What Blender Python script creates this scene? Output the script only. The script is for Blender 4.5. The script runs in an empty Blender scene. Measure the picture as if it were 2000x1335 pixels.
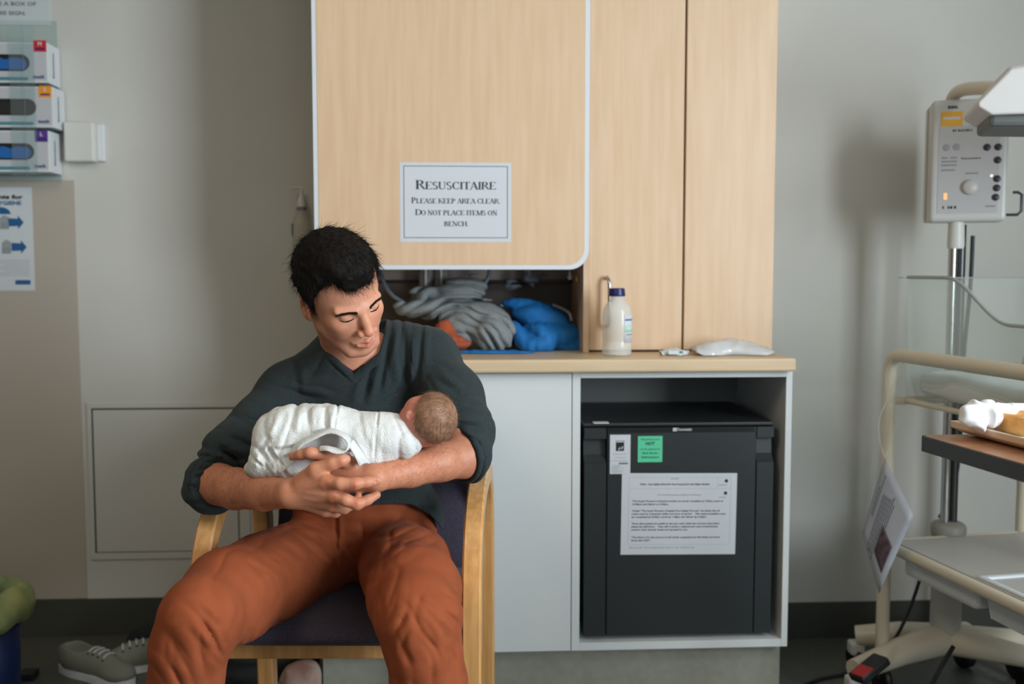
import bpy, bmesh, math, random
import numpy as np
from mathutils import Vector, Matrix
random.seed(7); RNG = np.random.default_rng(7)
scn = bpy.context.scene
COL = scn.collection
PI = math.pi
F = 1944.0
# ---------------------------------------------------------------- camera
HC = 1.19; YAW = math.radians(3.1); PITCH = math.radians(4.13)
cam_d = bpy.data.cameras.new('camera'); cam = bpy.data.objects.new('camera', cam_d); COL.objects.link(cam)
cam_d.sensor_width = 36; cam_d.lens = F / 2000 * 36
cam.location = (0, 0, HC); cam.rotation_euler = (PI / 2 - PITCH, 0, -YAW)
cam_d.clip_start = .05
cam_d.dof.use_dof = True; cam_d.dof.focus_distance = 2.03; cam_d.dof.aperture_fstop = 2.4
scn.camera = cam
MW = Matrix.Translation((0, 0, HC)) @ cam.rotation_euler.to_matrix().to_4x4()
MWn = np.array(MW)
# ---------------------------------------------------------------- light, view
scn.view_settings.view_transform = 'Standard'; scn.view_settings.look = 'None'
scn.view_settings.gamma = 1; scn.view_settings.use_curve_mapping = False
scn.view_settings.exposure = 0.1
w = bpy.data.worlds.new('world'); scn.world = w; w.use_nodes = True
bg = w.node_tree.nodes['Background']; bg.inputs[0].default_value = (.62, .72, .85, 1); bg.inputs[1].default_value = 1.0

def area(name, loc, target, sx, sy, power, color):
    l = bpy.data.lights.new(name, 'AREA'); l.shape = 'RECTANGLE'; l.size = sx; l.size_y = sy; l.energy = power; l.color = color
    o = bpy.data.objects.new(name, l); COL.objects.link(o); o.location = loc
    o.rotation_euler = (Vector(target) - Vector(loc)).to_track_quat('-Z', 'Z').to_euler(); return o
WIN = (-1.05, .9, 1.0, 2.35)     # window in the right-hand wall: y0,y1,z0,z1
RX = 2.45; FY_ = -2.4
area('daylight_window', (RX - .03, (WIN[0] + WIN[1]) / 2, (WIN[2] + WIN[3]) / 2), (-3, (WIN[0] + WIN[1]) / 2, 1.67), WIN[1] - WIN[0], WIN[3] - WIN[2], 166, (.86, .95, 1))
area('added_front_fill', (.75, FY_ + .05, 1.65), (.75, 3, 1.4), 1.5, 1.3, 7, (.92, .97, 1))  # added soft fill from behind the camera
area('ceiling_lamp_light', (-1.0, .6, 2.66), (-1.0, .6, 0), .6, 1.2, 17, (1, .82, .58))

# ---------------------------------------------------------------- pixel helpers (photo pixel + distance -> world point)
def ray(px, py): return MW.to_3x3() @ Vector(((px - 1000) / F, (667.5 - py) / F, -1))
O0 = Vector((0, 0, HC))
def Wd(px, py, d): return O0 + ray(px, py) * d
def on_y(px, py, y): r = ray(px, py); return O0 + r * (y / r.y)
def on_z(px, py, z): r = ray(px, py); return O0 + r * ((z - HC) / r.z)
def K(px, py, d): return np.array([(px - 1000) / F * d, (667.5 - py) / F * d, d])   # camera frame x, y up, z = depth
def to_world(V):
    V = np.asarray(V, float); A = np.c_[V[:, 0], V[:, 1], -V[:, 2], np.ones(len(V))]
    return (A @ MWn.T)[:, :3]

# ---------------------------------------------------------------- materials
def lin(c):
    return tuple(((x / 255) / 12.92 if x / 255 <= .04045 else (((x / 255) + .055) / 1.055) ** 2.4) for x in c)
_m = {}
def mat(name, rgb, rough=.6, metal=0, bump=0, bscale=200, rgb2=None, nscale=5, stretch=(1, 1, 1), sheen=0, emit=0, spec=.5, tint=False, sss=0, coat=0, voro=False):
    if name in _m: return _m[name]
    m = bpy.data.materials.new(name); m.use_nodes = True; nt = m.node_tree; b = nt.nodes['Principled BSDF']; L = nt.links
    c = lin(rgb); b.inputs['Base Color'].default_value = (*c, 1); b.inputs['Roughness'].default_value = rough
    b.inputs['Metallic'].default_value = metal; b.inputs['Specular IOR Level'].default_value = spec
    tc = nt.nodes.new('ShaderNodeTexCoord'); mp = nt.nodes.new('ShaderNodeMapping'); mp.inputs['Scale'].default_value = stretch
    L.new(tc.outputs['Object'], mp.inputs[0])
    src = None
    if rgb2:
        n = nt.nodes.new('ShaderNodeTexNoise'); n.inputs['Scale'].default_value = nscale; n.inputs['Detail'].default_value = 6
        L.new(mp.outputs[0], n.inputs['Vector'])
        r = nt.nodes.new('ShaderNodeMapRange'); r.inputs[1].default_value = .35; r.inputs[2].default_value = .65; L.new(n.outputs[0], r.inputs[0])
        mx = nt.nodes.new('ShaderNodeMix'); mx.data_type = 'RGBA'; mx.inputs['A'].default_value = (*c, 1); mx.inputs['B'].default_value = (*lin(rgb2), 1)
        L.new(r.outputs[0], mx.inputs['Factor']); src = mx.outputs['Result']; L.new(src, b.inputs['Base Color'])
    if tint:
        a = nt.nodes.new('ShaderNodeAttribute'); a.attribute_name = 'tint'
        mx = nt.nodes.new('ShaderNodeMix'); mx.data_type = 'RGBA'; mx.blend_type = 'MULTIPLY'; mx.inputs['Factor'].default_value = 1
        if src: L.new(src, mx.inputs['A'])
        else: mx.inputs['A'].default_value = (*c, 1)
        L.new(a.outputs['Color'], mx.inputs['B']); L.new(mx.outputs['Result'], b.inputs['Base Color'])
    if bump:
        if voro:
            n = nt.nodes.new('ShaderNodeTexVoronoi'); n.inputs['Scale'].default_value = bscale; o = n.outputs['Distance']
        else:
            n = nt.nodes.new('ShaderNodeTexNoise'); n.inputs['Scale'].default_value = bscale; n.inputs['Detail'].default_value = 4; o = n.outputs[0]
        L.new(mp.outputs[0], n.inputs['Vector'])
        bp = nt.nodes.new('ShaderNodeBump'); bp.inputs['Strength'].default_value = bump; bp.inputs['Distance'].default_value = .002
        L.new(o, bp.inputs['Height']); L.new(bp.outputs[0], b.inputs['Normal'])
    if sheen: b.inputs['Sheen Weight'].default_value = sheen; b.inputs['Sheen Roughness'].default_value = .4
    if coat: b.inputs['Coat Weight'].default_value = coat; b.inputs['Coat Roughness'].default_value = .2
    if sss:
        b.inputs['Subsurface Weight'].default_value = sss; b.inputs['Subsurface Radius'].default_value = (.012, .005, .003); b.inputs['Subsurface Scale'].default_value = 1
    if emit: b.inputs['Emission Color'].default_value = (*c, 1); b.inputs['Emission Strength'].default_value = emit
    _m[name] = m; return m
def clear(name, rgb=(235, 245, 245), alpha=.75, rough=.1, haze=.5):
    if name in _m: return _m[name]
    m = bpy.data.materials.new(name); m.use_nodes = True; nt = m.node_tree; L = nt.links; nt.nodes.clear()
    o = nt.nodes.new('ShaderNodeOutputMaterial'); t = nt.nodes.new('ShaderNodeBsdfTransparent'); t.inputs[0].default_value = (*lin(rgb), 1)
    g = nt.nodes.new('ShaderNodeBsdfPrincipled'); g.inputs['Base Color'].default_value = (*[x * haze for x in lin(rgb)], 1); g.inputs['Roughness'].default_value = rough
    x = nt.nodes.new('ShaderNodeMixShader'); x.inputs[0].default_value = 1 - alpha
    L.new(t.outputs[0], x.inputs[1]); L.new(g.outputs[0], x.inputs[2]); L.new(x.outputs[0], o.inputs[0]); _m[name] = m; return m

M = dict(
    wall=mat('wall_paint', (203, 202, 197), .75, bump=.15, bscale=120, rgb2=(199, 198, 193), nscale=3),
    wall2=mat('wall_sheet', (180, 171, 160), .6, bump=.1, bscale=120),
    ceil=mat('ceiling_paint', (190, 186, 178), .8),
    base=mat('vinyl_skirting', (66, 68, 62), .6, bump=.1, bscale=60),
    floor=mat('vinyl_floor', (92, 95, 88), .45, rgb2=(80, 83, 77), nscale=60),
    maple=mat('maple_laminate', (222, 191, 160), .42, rgb2=(215, 182, 148), nscale=6, stretch=(9, 9, .7), bump=.05, bscale=60),
    maple_top=mat('maple_worktop', (216, 192, 160), .4, rgb2=(208, 182, 148), nscale=6, stretch=(.7, 9, 9)),
    white=mat('white_laminate', (216, 220, 222), .4),
    white_edge=mat('white_edging', (214, 219, 226), .4),
    kick=mat('kick_laminate', (150, 150, 138), .6, rgb2=(142, 142, 130), nscale=40),
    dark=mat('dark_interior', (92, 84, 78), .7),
    fridge=mat('fridge_black', (34, 39, 42), .42, bump=.12, bscale=400),
    fridge2=mat('fridge_black_smooth', (26, 31, 34), .25),
    paper=mat('paper', (206, 210, 218), .7),
    ink=mat('ink', (34, 48, 56), .7),
    inkl=mat('ink_grey', (96, 104, 112), .7),
    green=mat('green_paper', (92, 205, 160), .7),
    greenink=mat('green_ink', (22, 92, 74), .7),
    chrome=mat('chrome', (190, 190, 190), .18, 1),
    brass=mat('brass', (190, 150, 100), .3, 1),
    beech=mat('beech_wood', (214, 163, 104), .34, rgb2=(196, 142, 84), nscale=5, stretch=(14, 14, 1.4), coat=.3),
    fabric=mat('chair_fabric', (66, 58, 76), .95, bump=1, bscale=420, rgb2=(46, 44, 58), nscale=260, sheen=.15),
    sweater=mat('sweater_knit', (50, 59, 61), .95, bump=.45, bscale=700, rgb2=(42, 50, 53), nscale=300, sheen=.08, spec=.2),
    trousers=mat('rust_cotton', (148, 76, 46), .85, bump=.12, bscale=1400, rgb2=(140, 71, 42), nscale=30, sheen=.02, spec=.2),
    skin=mat('skin', (213, 152, 125), .5, rgb2=(204, 140, 112), nscale=40, tint=True, sss=.1, bump=.12, bscale=500, spec=.4),
    bskin=mat('baby_skin', (196, 128, 110), .5, tint=True, sss=.12, spec=.4),
    hair=mat('dark_hair', (20, 16, 14), .75, spec=.2),
    bhair=mat('baby_hair', (158, 118, 92), .6, rgb2=(128, 90, 68), nscale=40), bstrand=mat('baby_strand', (112, 80, 58), .5),
    muslin=mat('muslin', (220, 222, 222), .95, bump=1, bscale=430, sheen=.1, spec=.1),
    maroon=mat('maroon_tee', (74, 32, 42), .9),
    grey_cloth=mat('grey_cloth', (136, 142, 144), .95, bump=.5, bscale=500, rgb2=(122, 128, 131), nscale=200),
    rust_cloth=mat('rust_cloth', (160, 78, 50), .95, bump=.3, bscale=500),
    blue_bag=mat('blue_bag', (14, 108, 178), .75, bump=.2, bscale=300, rgb2=(12, 100, 168), nscale=10),
    cream=mat('cream_enamel', (216, 206, 186), .4, coat=.2),
    plastic=mat('white_plastic', (212, 212, 208), .4),
    plastic_d=mat('grey_plastic', (120, 124, 124), .5),
    black=mat('black_plastic', (22, 23, 24), .45),
    red=mat('red_plastic', (190, 30, 26), .4),
    navy=mat('navy_cap', (22, 34, 96), .35),
    bin=mat('bin_blue', (14, 36, 86), .5),
    liner=mat('bin_liner', (150, 154, 96), .45, bump=.5, bscale=50, rgb2=(112, 130, 92), nscale=16),
)

# ---------------------------------------------------------------- mesh helpers
def tag(o, label, cat, group=None):
    o['label'] = label; o['category'] = cat
    if group: o['group'] = group
    return o
def thing(name, label, cat, loc=(0, 0, 0), group=None):
    o = bpy.data.objects.new(name, None); COL.objects.link(o); o.location = loc; o.empty_display_size = .05
    bpy.context.view_layer.update()
    return tag(o, label, cat, group)
def link(name, me, m, parent=None):
    o = bpy.data.objects.new(name, me); COL.objects.link(o)
    if m is not None: me.materials.append(m)
    if parent is not None:
        o.parent = parent
        loc = parent.location.copy(); p = parent.parent
        while p: loc += p.location; p = p.parent
        o.matrix_parent_inverse = Matrix.Translation(-loc)
    return o
class MB:
    def __init__(s): s.v = []; s.f = []; s.sm = []
    def add(s, v, f, smooth=False):
        n = len(s.v); s.v += [tuple(p) for p in v]; s.f += [tuple(i + n for i in q) for q in f]; s.sm += [smooth] * len(f); return s
    def box(s, x0, x1, y0, y1, z0, z1, bev=0, seg=2, mtx=None):
        bm = bmesh.new(); bmesh.ops.create_cube(bm, size=1)
        for v in bm.verts: v.co = Vector(((x0 + x1) / 2 + v.co.x * (x1 - x0), (y0 + y1) / 2 + v.co.y * (y1 - y0), (z0 + z1) / 2 + v.co.z * (z1 - z0)))
        if bev: bmesh.ops.bevel(bm, geom=list(bm.edges), offset=bev, segments=seg, affect='EDGES', profile=.5)
        if mtx: bmesh.ops.transform(bm, matrix=mtx, verts=bm.verts)
        bmesh.ops.recalc_face_normals(bm, faces=bm.faces)
        bm.verts.index_update(); s.add([v.co for v in bm.verts], [[v.index for v in f.verts] for f in bm.faces]); bm.free(); return s
    def prism(s, pts, d0, d1, mtx=None, smooth=False):
        """pts: 2-D outline in local (x,z); extruded along local y d0..d1"""
        n = len(pts); v = [Vector((p[0], d0, p[1])) for p in pts] + [Vector((p[0], d1, p[1])) for p in pts]
        if mtx: v = [mtx @ p for p in v]
        f = [list(range(n)), list(range(2 * n - 1, n - 1, -1))] + [[i, i + n, (i + 1) % n + n, (i + 1) % n] for i in range(n)]
        return s.add(v, f, smooth)
    def tube(s, pts, r, n=10, cap=True):
        pts = [Vector(p) for p in pts]; R = r if isinstance(r, (list, tuple)) else [r] * len(pts)
        t0 = (pts[1] - pts[0]).normalized(); up = Vector((0, 0, 1)) if abs(t0.z) < .9 else Vector((1, 0, 0))
        a = t0.cross(up).normalized(); V = []; Fc = []
        for i, p in enumerate(pts):
            t = ((pts[min(i + 1, len(pts) - 1)] - pts[max(i - 1, 0)])).normalized()
            a = (a - t * a.dot(t)).normalized(); b = t.cross(a)
            V += [p + (a * math.cos(2 * PI * k / n) + b * math.sin(2 * PI * k / n)) * R[i] for k in range(n)]
        for i in range(len(pts) - 1):
            for k in range(n): Fc.append([i * n + k, i * n + (k + 1) % n, (i + 1) * n + (k + 1) % n, (i + 1) * n + k])
        s.add(V, Fc, True)
        if cap:
            s.add(V[:n], [list(range(n))[::-1]]); s.add(V[-n:], [list(range(n))])
        return s
    def lathe(s, prof, c, n=32, axis=Vector((0, 0, 1)), smooth=True):
        q = Vector((0, 0, 1)).rotation_difference(Vector(axis)); c = Vector(c); V = []
        for r, z in prof: V += [c + q @ Vector((r * math.cos(2 * PI * k / n), r * math.sin(2 * PI * k / n), z)) for k in range(n)]
        Fc = [[i * n + k, i * n + (k + 1) % n, (i + 1) * n + (k + 1) % n, (i + 1) * n + k] for i in range(len(prof) - 1) for k in range(n)]
        s.add(V, Fc, smooth)
        if prof[0][0] > 1e-5: s.add(V[:n], [list(range(n))[::-1]])
        if prof[-1][0] > 1e-5: s.add(V[-n:], [list(range(n))])
        return s
    def build(s, name, m, parent=None, weld=False):
        me = bpy.data.meshes.new(name); me.from_pydata([tuple(v) for v in s.v], [], s.f)
        me.polygons.foreach_set('use_smooth', s.sm)
        bm = bmesh.new(); bm.from_mesh(me)
        if weld: bmesh.ops.remove_doubles(bm, verts=bm.verts, dist=1e-5)
        bmesh.ops.recalc_face_normals(bm, faces=bm.faces)
        bm.to_mesh(me); bm.free(); me.update()
        return link(name, me, m, parent)
def bx(name, x0, x1, y0, y1, z0, z1, m, parent=None, bev=.002, mtx=None):
    return MB().box(min(x0, x1), max(x0, x1), min(y0, y1), max(y0, y1), min(z0, z1), max(z0, z1), bev, mtx=mtx).build(name, m, parent)
def struct(o): o['kind'] = 'structure'; return o
def bez(p0, p1, p2, p3, n=12):
    p0, p1, p2, p3 = map(Vector, (p0, p1, p2, p3))
    return [p0 * (1 - t) ** 3 + p1 * 3 * t * (1 - t) ** 2 + p2 * 3 * t * t * (1 - t) + p3 * t ** 3 for t in [i / n for i in range(n + 1)]]
def spline(P, n=8):
    P = [Vector(p) for p in P]; Q = [P[0]] + P + [P[-1]]; out = []
    for i in range(1, len(Q) - 2):
        a, b, c, d = Q[i - 1], Q[i], Q[i + 1], Q[i + 2]
        for k in range(n):
            t = k / n; out.append(.5 * ((2 * b) + (c - a) * t + (2 * a - 5 * b + 4 * c - d) * t * t + (3 * b - a - 3 * c + d) * t ** 3))
    return out + [P[-1]]
def frame_mtx(origin, xdir, zdir):
    x = Vector(xdir).normalized(); z = Vector(zdir); z = (z - x * z.dot(x)).normalized(); y = z.cross(x)
    return Matrix(((x.x, y.x, z.x, origin[0]), (x.y, y.y, z.y, origin[1]), (x.z, y.z, z.z, origin[2]), (0, 0, 0, 1)))
def text_polys(body, size=1, bold=0, shear=0, align='CENTER'):
    c = bpy.data.curves.new('lettering', 'FONT'); c.body = body; c.size = size; c.offset = bold; c.shear = shear; c.align_x = align; c.resolution_u = 2
    o = bpy.data.objects.new('lettering', c); COL.objects.link(o); dg = bpy.context.evaluated_depsgraph_get(); dg.update()
    me = bpy.data.meshes.new_from_object(o.evaluated_get(dg)); v = [x.co.copy() for x in me.vertices]; f = [list(p.vertices) for p in me.polygons]
    bpy.data.objects.remove(o); bpy.data.meshes.remove(me); bpy.data.curves.remove(c); return v, f
def put_text(mb, body, mtx, x, z, h, width=None, bold=0, shear=0, align='CENTER', off=-.0006):
    """letters lie in local x,z plane of mtx, facing -y; h = cap height; width squeezes to fit"""
    v, f = text_polys(body, 1, bold, shear, align)
    if not v: return
    s = h / .7; xs = [p.x for p in v]; wd = (max(xs) - min(xs)) * s; k = width / wd if width else 1
    mb.add([mtx @ Vector((x + p.x * s * k, off, z + p.y * s)) for p in v], [q[::-1] for q in f])

# serif capitals, drawn as strokes on a unit-high grid
def serif_text(mb, s, mtx, x0, z0, H, h, width, big_first=True, off=-.0006):
    T, t = .17, .06
    G = {'R': (.78, [('v', .14), ('b', .14, .5, 1, .52), ('l', .38, .5, .72, 0, T)]), 'E': (.68, [('v', .14), ('h', .1, .62, .965), ('h', .1, .48, .52), ('h', .1, .64, .035), ('s', .6, .8, 1), ('s', .62, 0, .2)]),
         'S': (.58, [('S',)]), 'U': (.78, [('U',)]), 'C': (.74, [('C',)]), 'I': (.34, [('v', .17)]), 'T': (.68, [('v', .34), ('h', .02, .66, .965), ('s', .04, .8, 1), ('s', .64, .8, 1)]),
         'A': (.76, [('l', .06, 0, .37, 1, t), ('l', .37, 1, .68, 0, T), ('h', .18, .56, .33), ('f', .06, 0), ('f', .68, 0)]), 'L': (.64, [('v', .14), ('h', .1, .6, .035), ('s', .58, 0, .22)]),
         'K': (.8, [('v', .14), ('l', .2, .42, .66, 1, t), ('l', .34, .56, .7, 0, T), ('f', .66, 1), ('f', .7, 0)]), 'P': (.66, [('v', .14), ('b', .14, .46, 1, .46)]),
         'D': (.78, [('v', .14), ('b', .14, .7, 1, 0)]), 'O': (.78, [('O',)]), 'N': (.8, [('l', .13, 0, .13, 1, t), ('l', .13, 1, .65, 0, T), ('l', .65, 0, .65, 1, t), ('f', .13, 0), ('f', .65, 1), ('f', .1, 1)]),
         'M': (.94, [('l', .12, 0, .12, 1, t), ('l', .12, 1, .46, 0, T), ('l', .46, 0, .8, 1, t), ('v', .8), ('f', .12, 0)]), 'B': (.7, [('v', .14), ('b', .14, .44, 1, .52), ('b', .14, .48, .54, 0)]),
         'H': (.82, [('v', .14), ('v', .66), ('h', .14, .66, .52)]), '.': (.26, [('d',)]), ' ': (.3, [])}
    def q(P, ox, sc): mb.add([mtx @ Vector((ox + p[0] * sc, off, z0 + p[1] * sc)) for p in P], [list(range(len(P)))])
    def arc(cx, cz, rx, rz, a0, a1, tf, ox, sc, n=12):
        for i in range(n):
            a, b = a0 + (a1 - a0) * i / n, a0 + (a1 - a0) * (i + 1) / n; P = []
            for g, o in ((a, 1), (b, 1), (b, 0), (a, 0)):
                w_ = tf(g) / 2 * (1 if o else -1); P.append((cx + (rx + w_) * math.cos(g), cz + (rz + w_) * math.sin(g)))
            q(P, ox, sc)
    thick = lambda g: t + (T - t) * abs(math.cos(g)) ** 1.5
    tot = sum(G[c][0] * (H if (c.isupper()) else h) for c in [ch for ch in s] if c.upper() in G or True and c.upper() in G) if False else 0
    seq = [(c.upper(), H if c.isupper() else h) for c in s]
    tot = sum(G[c][0] * sc for c, sc in seq); kx = width / tot; ox = x0 - width / 2
    m0 = mtx @ Matrix.Translation((ox, 0, 0)) @ Matrix.Diagonal((kx, 1, 1, 1)) @ Matrix.Translation((-ox, 0, 0)); mtx = m0; cx_ = ox
    for c, sc in seq:
        wd, st = G[c]
        for e in st:
            k = e[0]
            if k == 'v':
                x = e[1]; q([(x - T / 2, 0), (x + T / 2, 0), (x + T / 2, 1), (x - T / 2, 1)], cx_, sc)
                for zz in (0, .95): q([(x - .15, zz), (x + .15, zz), (x + .15, zz + .05), (x - .15, zz + .05)], cx_, sc)
            elif k == 'h': q([(e[1], e[3] - .03), (e[2], e[3] - .03), (e[2], e[3] + .03), (e[1], e[3] + .03)], cx_, sc)
            elif k == 's': q([(e[1] - .03, e[2]), (e[1] + .03, e[2]), (e[1] + .03, e[3]), (e[1] - .03, e[3])], cx_, sc)
            elif k == 'f': q([(e[1] - .13, e[2] - .025), (e[1] + .13, e[2] - .025), (e[1] + .13, e[2] + .025), (e[1] - .13, e[2] + .025)], cx_, sc)
            elif k == 'l':
                W_ = e[5] / 2; q([(e[1] - W_, e[2]), (e[1] + W_, e[2]), (e[3] + W_, e[4]), (e[3] - W_, e[4])], cx_, sc)
            elif k == 'b':
                x, wd2, zt, zb = e[1:]; r = (zt - zb) / 2 - .03; cxx = max(x + .05, wd2 - r * .9)
                q([(x, zt - .06), (cxx, zt - .06), (cxx, zt), (x, zt)], cx_, sc); q([(x, zb), (cxx, zb), (cxx, zb + .06), (x, zb + .06)], cx_, sc)
                arc(cxx, (zt + zb) / 2, wd2 - cxx + .06, r, -PI / 2, PI / 2, thick, cx_, sc)
            elif k == 'O': arc(.38, .5, .29, .47, 0, 2 * PI, thick, cx_, sc, 20)
            elif k == 'C': arc(.4, .5, .3, .47, .7, 2 * PI - .7, thick, cx_, sc, 18); q([(.62, .72), (.66, .72), (.66, 1), (.62, .95)], cx_, sc)
            elif k == 'U':
                q([(.06, .35), (.22, .35), (.22, 1), (.06, 1)], cx_, sc); q([(.6, .35), (.66, .35), (.66, 1), (.6, 1)], cx_, sc); arc(.385, .32, .25, .29, PI, 2 * PI, lambda g: .06 + .1 * max(0, -math.cos(g)), cx_, sc)
                for x in (.14, .63): q([(x - .13, .95), (x + .13, .95), (x + .13, 1), (x - .13, 1)], cx_, sc)
            elif k == 'S':
                th = lambda g: .07 + .07 * abs(math.cos(g)); arc(.28, .74, .18, .23, .5, 1.5 * PI, th, cx_, sc); arc(.28, .25, .19, .24, -PI * .85, PI / 2, th, cx_, sc)
            elif k == 'd': q([(.04, 0), (.18, 0), (.18, .14), (.04, .14)], cx_, sc)
        cx_ += wd * sc

# ---------------------------------------------------------------- sculpting: signed distance fields -> surface nets
def hash3(i, j, k):
    n = (i * 374761393 + j * 668265263 + k * 2147483647 + 1274126177) & 0xffffffff
    n = ((n ^ (n >> 13)) * 1274126177) & 0xffffffff
    return ((n ^ (n >> 16)) & 0xffff) / 65535.0
def noise(P, s=1.0):
    Q = np.asarray(P, float) * s + 100; I = np.floor(Q).astype(np.int64); f = Q - I; f = f * f * (3 - 2 * f); r = 0
    for a in (0, 1):
        for b in (0, 1):
            for c in (0, 1):
                wt = (f[:, 0] if a else 1 - f[:, 0]) * (f[:, 1] if b else 1 - f[:, 1]) * (f[:, 2] if c else 1 - f[:, 2])
                r = r + wt * hash3(I[:, 0] + a, I[:, 1] + b, I[:, 2] + c)
    return r
def ridged(P, s, A=None):
    Q = P if A is None else P @ A
    n = noise(Q, s); return 1 - np.abs(2 * n - 1)
def cone(a, b, ra, rb, sc=None):
    a = np.array(a, float); b = np.array(b, float); R = max(ra, rb); S = np.ones(3) if sc is None else np.array(sc, float)
    ba = (b - a) / S; L2 = max(ba @ ba, 1e-12)
    def fn(P):
        q = (P - a) / S; h = np.clip((q @ ba) / L2, 0, 1); return (np.linalg.norm(q - h[:, None] * ba, axis=1) - (ra + (rb - ra) * h)) * S.min()
    return fn, np.minimum(a, b) - R * S.max(), np.maximum(a, b) + R * S.max()
def ell(c, r, R=None):
    c = np.array(c, float); r = np.array(r, float); m = r.max()
    def fn(P):
        q = P - c
        if R is not None: q = q @ R
        k0 = np.linalg.norm(q / r, axis=1); k1 = np.linalg.norm(q / r ** 2, axis=1); return k0 * (k0 - 1) / np.maximum(k1, 1e-9)
    return fn, c - m, c + m
def rbox(c, hs, rad, R=None):
    c = np.array(c, float); hs = np.array(hs, float) - rad
    def fn(P):
        q = P - c
        if R is not None: q = q @ R
        q = np.abs(q) - hs; return np.linalg.norm(np.maximum(q, 0), axis=1) + np.minimum(q.max(axis=1), 0) - rad
    m = np.linalg.norm(hs) + rad; return fn, c - m, c + m
class Fld:
    def __init__(s): s.ops = []
    def add(s, prim, k=.01): s.ops.append(('a', *prim, k)); return s
    def sub(s, prim, k=.005): s.ops.append(('s', *prim, k)); return s
    def disp(s, fn, lo=None, hi=None): s.ops.append(('d', fn, np.full(3, -9.) if lo is None else lo, np.full(3, 9.) if hi is None else hi, 0)); return s
    def custom(s, fn): s.ops.append(('c', fn, np.full(3, -9.), np.full(3, 9.), 0)); return s
    def chain(s, pts, k=.01, sc=None):
        for (a, ra), (b, rb) in zip(pts[:-1], pts[1:]): s.add(cone(a, b, ra, rb, sc), k)
        return s
    def ev(s, P, blk=None, nb=0):
        D = np.full(len(P), .06)
        cen = None if blk is None else blk
        for mode, fn, lo, hi, k in s.ops:
            mg = k + .012
            if cen is not None:
                mb = np.all((cen > lo - mg - nb) & (cen < hi + mg + nb), axis=1)
                if not mb.any(): continue
                msk = np.repeat(mb, len(P) // len(cen))
            else:
                msk = np.all((P > lo - mg - .03) & (P < hi + mg + .03), axis=1)
                if not msk.any(): continue
            Q = P[msk]; d0 = D[msk]
            if mode == 'd':
                near = np.abs(d0) < .03
                if near.any(): d0 = d0.copy(); d0[near] += fn(Q[near]); D[msk] = d0
                continue
            if mode == 'c': D[msk] = fn(Q, d0); continue
            d = fn(Q)
            if mode == 'a':
                h = np.clip(.5 + .5 * (d0 - d) / k, 0, 1); D[msk] = d0 * (1 - h) + d * h - k * h * (1 - h)
            else:
                d = -d; h = np.clip(.5 - .5 * (d0 - d) / k, 0, 1); D[msk] = d0 * (1 - h) + d * h + k * h * (1 - h)
        return D
    def mesh(s, h, lo=None, hi=None, smooth=1):
        los = [o[2] for o in s.ops if o[0] == 'a']; his = [o[3] for o in s.ops if o[0] == 'a']
        lo = np.min(los, 0) - .03 if lo is None else np.array(lo); hi = np.max(his, 0) + .03 if hi is None else np.array(hi)
        B = 8; bs = B * h; n = np.ceil((hi - lo) / bs).astype(int)
        g = np.stack(np.meshgrid(*[np.arange(k) for k in n], indexing='ij'), -1).reshape(-1, 3)
        c = lo + (g + .5) * bs; d = s.ev(c); g = g[np.abs(d) < bs * .87 * 1.5 + .008]
        off = np.stack(np.meshgrid(*[np.arange(B + 1)] * 3, indexing='ij'), -1).reshape(-1, 3)
        V = []; ids = []; quads = []
        for c0 in range(0, len(g), 1500):
            gb = g[c0:c0 + 1500]; cen = lo + (gb + .5) * bs
            I = gb[:, None, :] * B + off[None]; P = (lo + I * h).reshape(-1, 3)
            D = s.ev(P, cen, bs * .5).reshape(len(gb), B + 1, B + 1, B + 1); S = D < 0
            cnt = sum(S[:, a:B + a, b:B + b, e:B + e].astype(np.int8) for a in (0, 1) for b in (0, 1) for e in (0, 1))
            act = np.argwhere((cnt > 0) & (cnt < 8))
            if len(act) == 0: continue
            bi, x, y, z = act.T; acc = np.zeros((len(act), 3)); num = np.zeros(len(act))
            for ax in range(3):
                for u in (0, 1):
                    for v_ in (0, 1):
                        o = [0, 0, 0]; oo = [q for q in range(3) if q != ax]; o[oo[0]] = u; o[oo[1]] = v_; e = [0, 0, 0]; e[ax] = 1
                        d0 = D[bi, x + o[0], y + o[1], z + o[2]]; d1 = D[bi, x + o[0] + e[0], y + o[1] + e[1], z + o[2] + e[2]]
                        cr = (d0 < 0) != (d1 < 0); t = np.where(cr, d0 / np.where(cr, d0 - d1, 1), 0)
                        p = np.array(o, float)[None] + np.outer(t, e); acc[cr] += p[cr]; num[cr] += 1
                        if u == 0 and v_ == 0:
                            G = gb[bi] * B + act[:, 1:]; w1 = G[cr]; fl = (d0[cr] < 0); A1 = np.zeros(3, int); A1[oo[0]] = 1; A2 = np.zeros(3, int); A2[oo[1]] = 1
                            quads.append((w1, w1 - A1, w1 - A1 - A2, w1 - A2, fl if ax != 1 else ~fl))
            G = gb[bi] * B + act[:, 1:]; V.append(lo + (G + acc / num[:, None]) * h); ids.append(G)
        V = np.concatenate(V); G = np.concatenate(ids); N = n * B + 4
        key = lambda A: (A[:, 0].astype(np.int64) * N[1] + A[:, 1]) * N[2] + A[:, 2]
        kk = key(G); od = np.argsort(kk); ks = kk[od]; V = V[od]; Fs = []
        for a, b, c_, d_, fl in quads:
            if len(a) == 0: continue
            q = []; ok = np.ones(len(a), bool)
            for A in (a, b, c_, d_):
                kA = key(A); j = np.minimum(np.searchsorted(ks, kA), len(ks) - 1); ok &= ks[j] == kA; q.append(j)
            q = np.stack(q, 1); q[~fl] = q[~fl][:, ::-1]; Fs.append(q[ok])
        Fs = np.concatenate(Fs)
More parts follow.
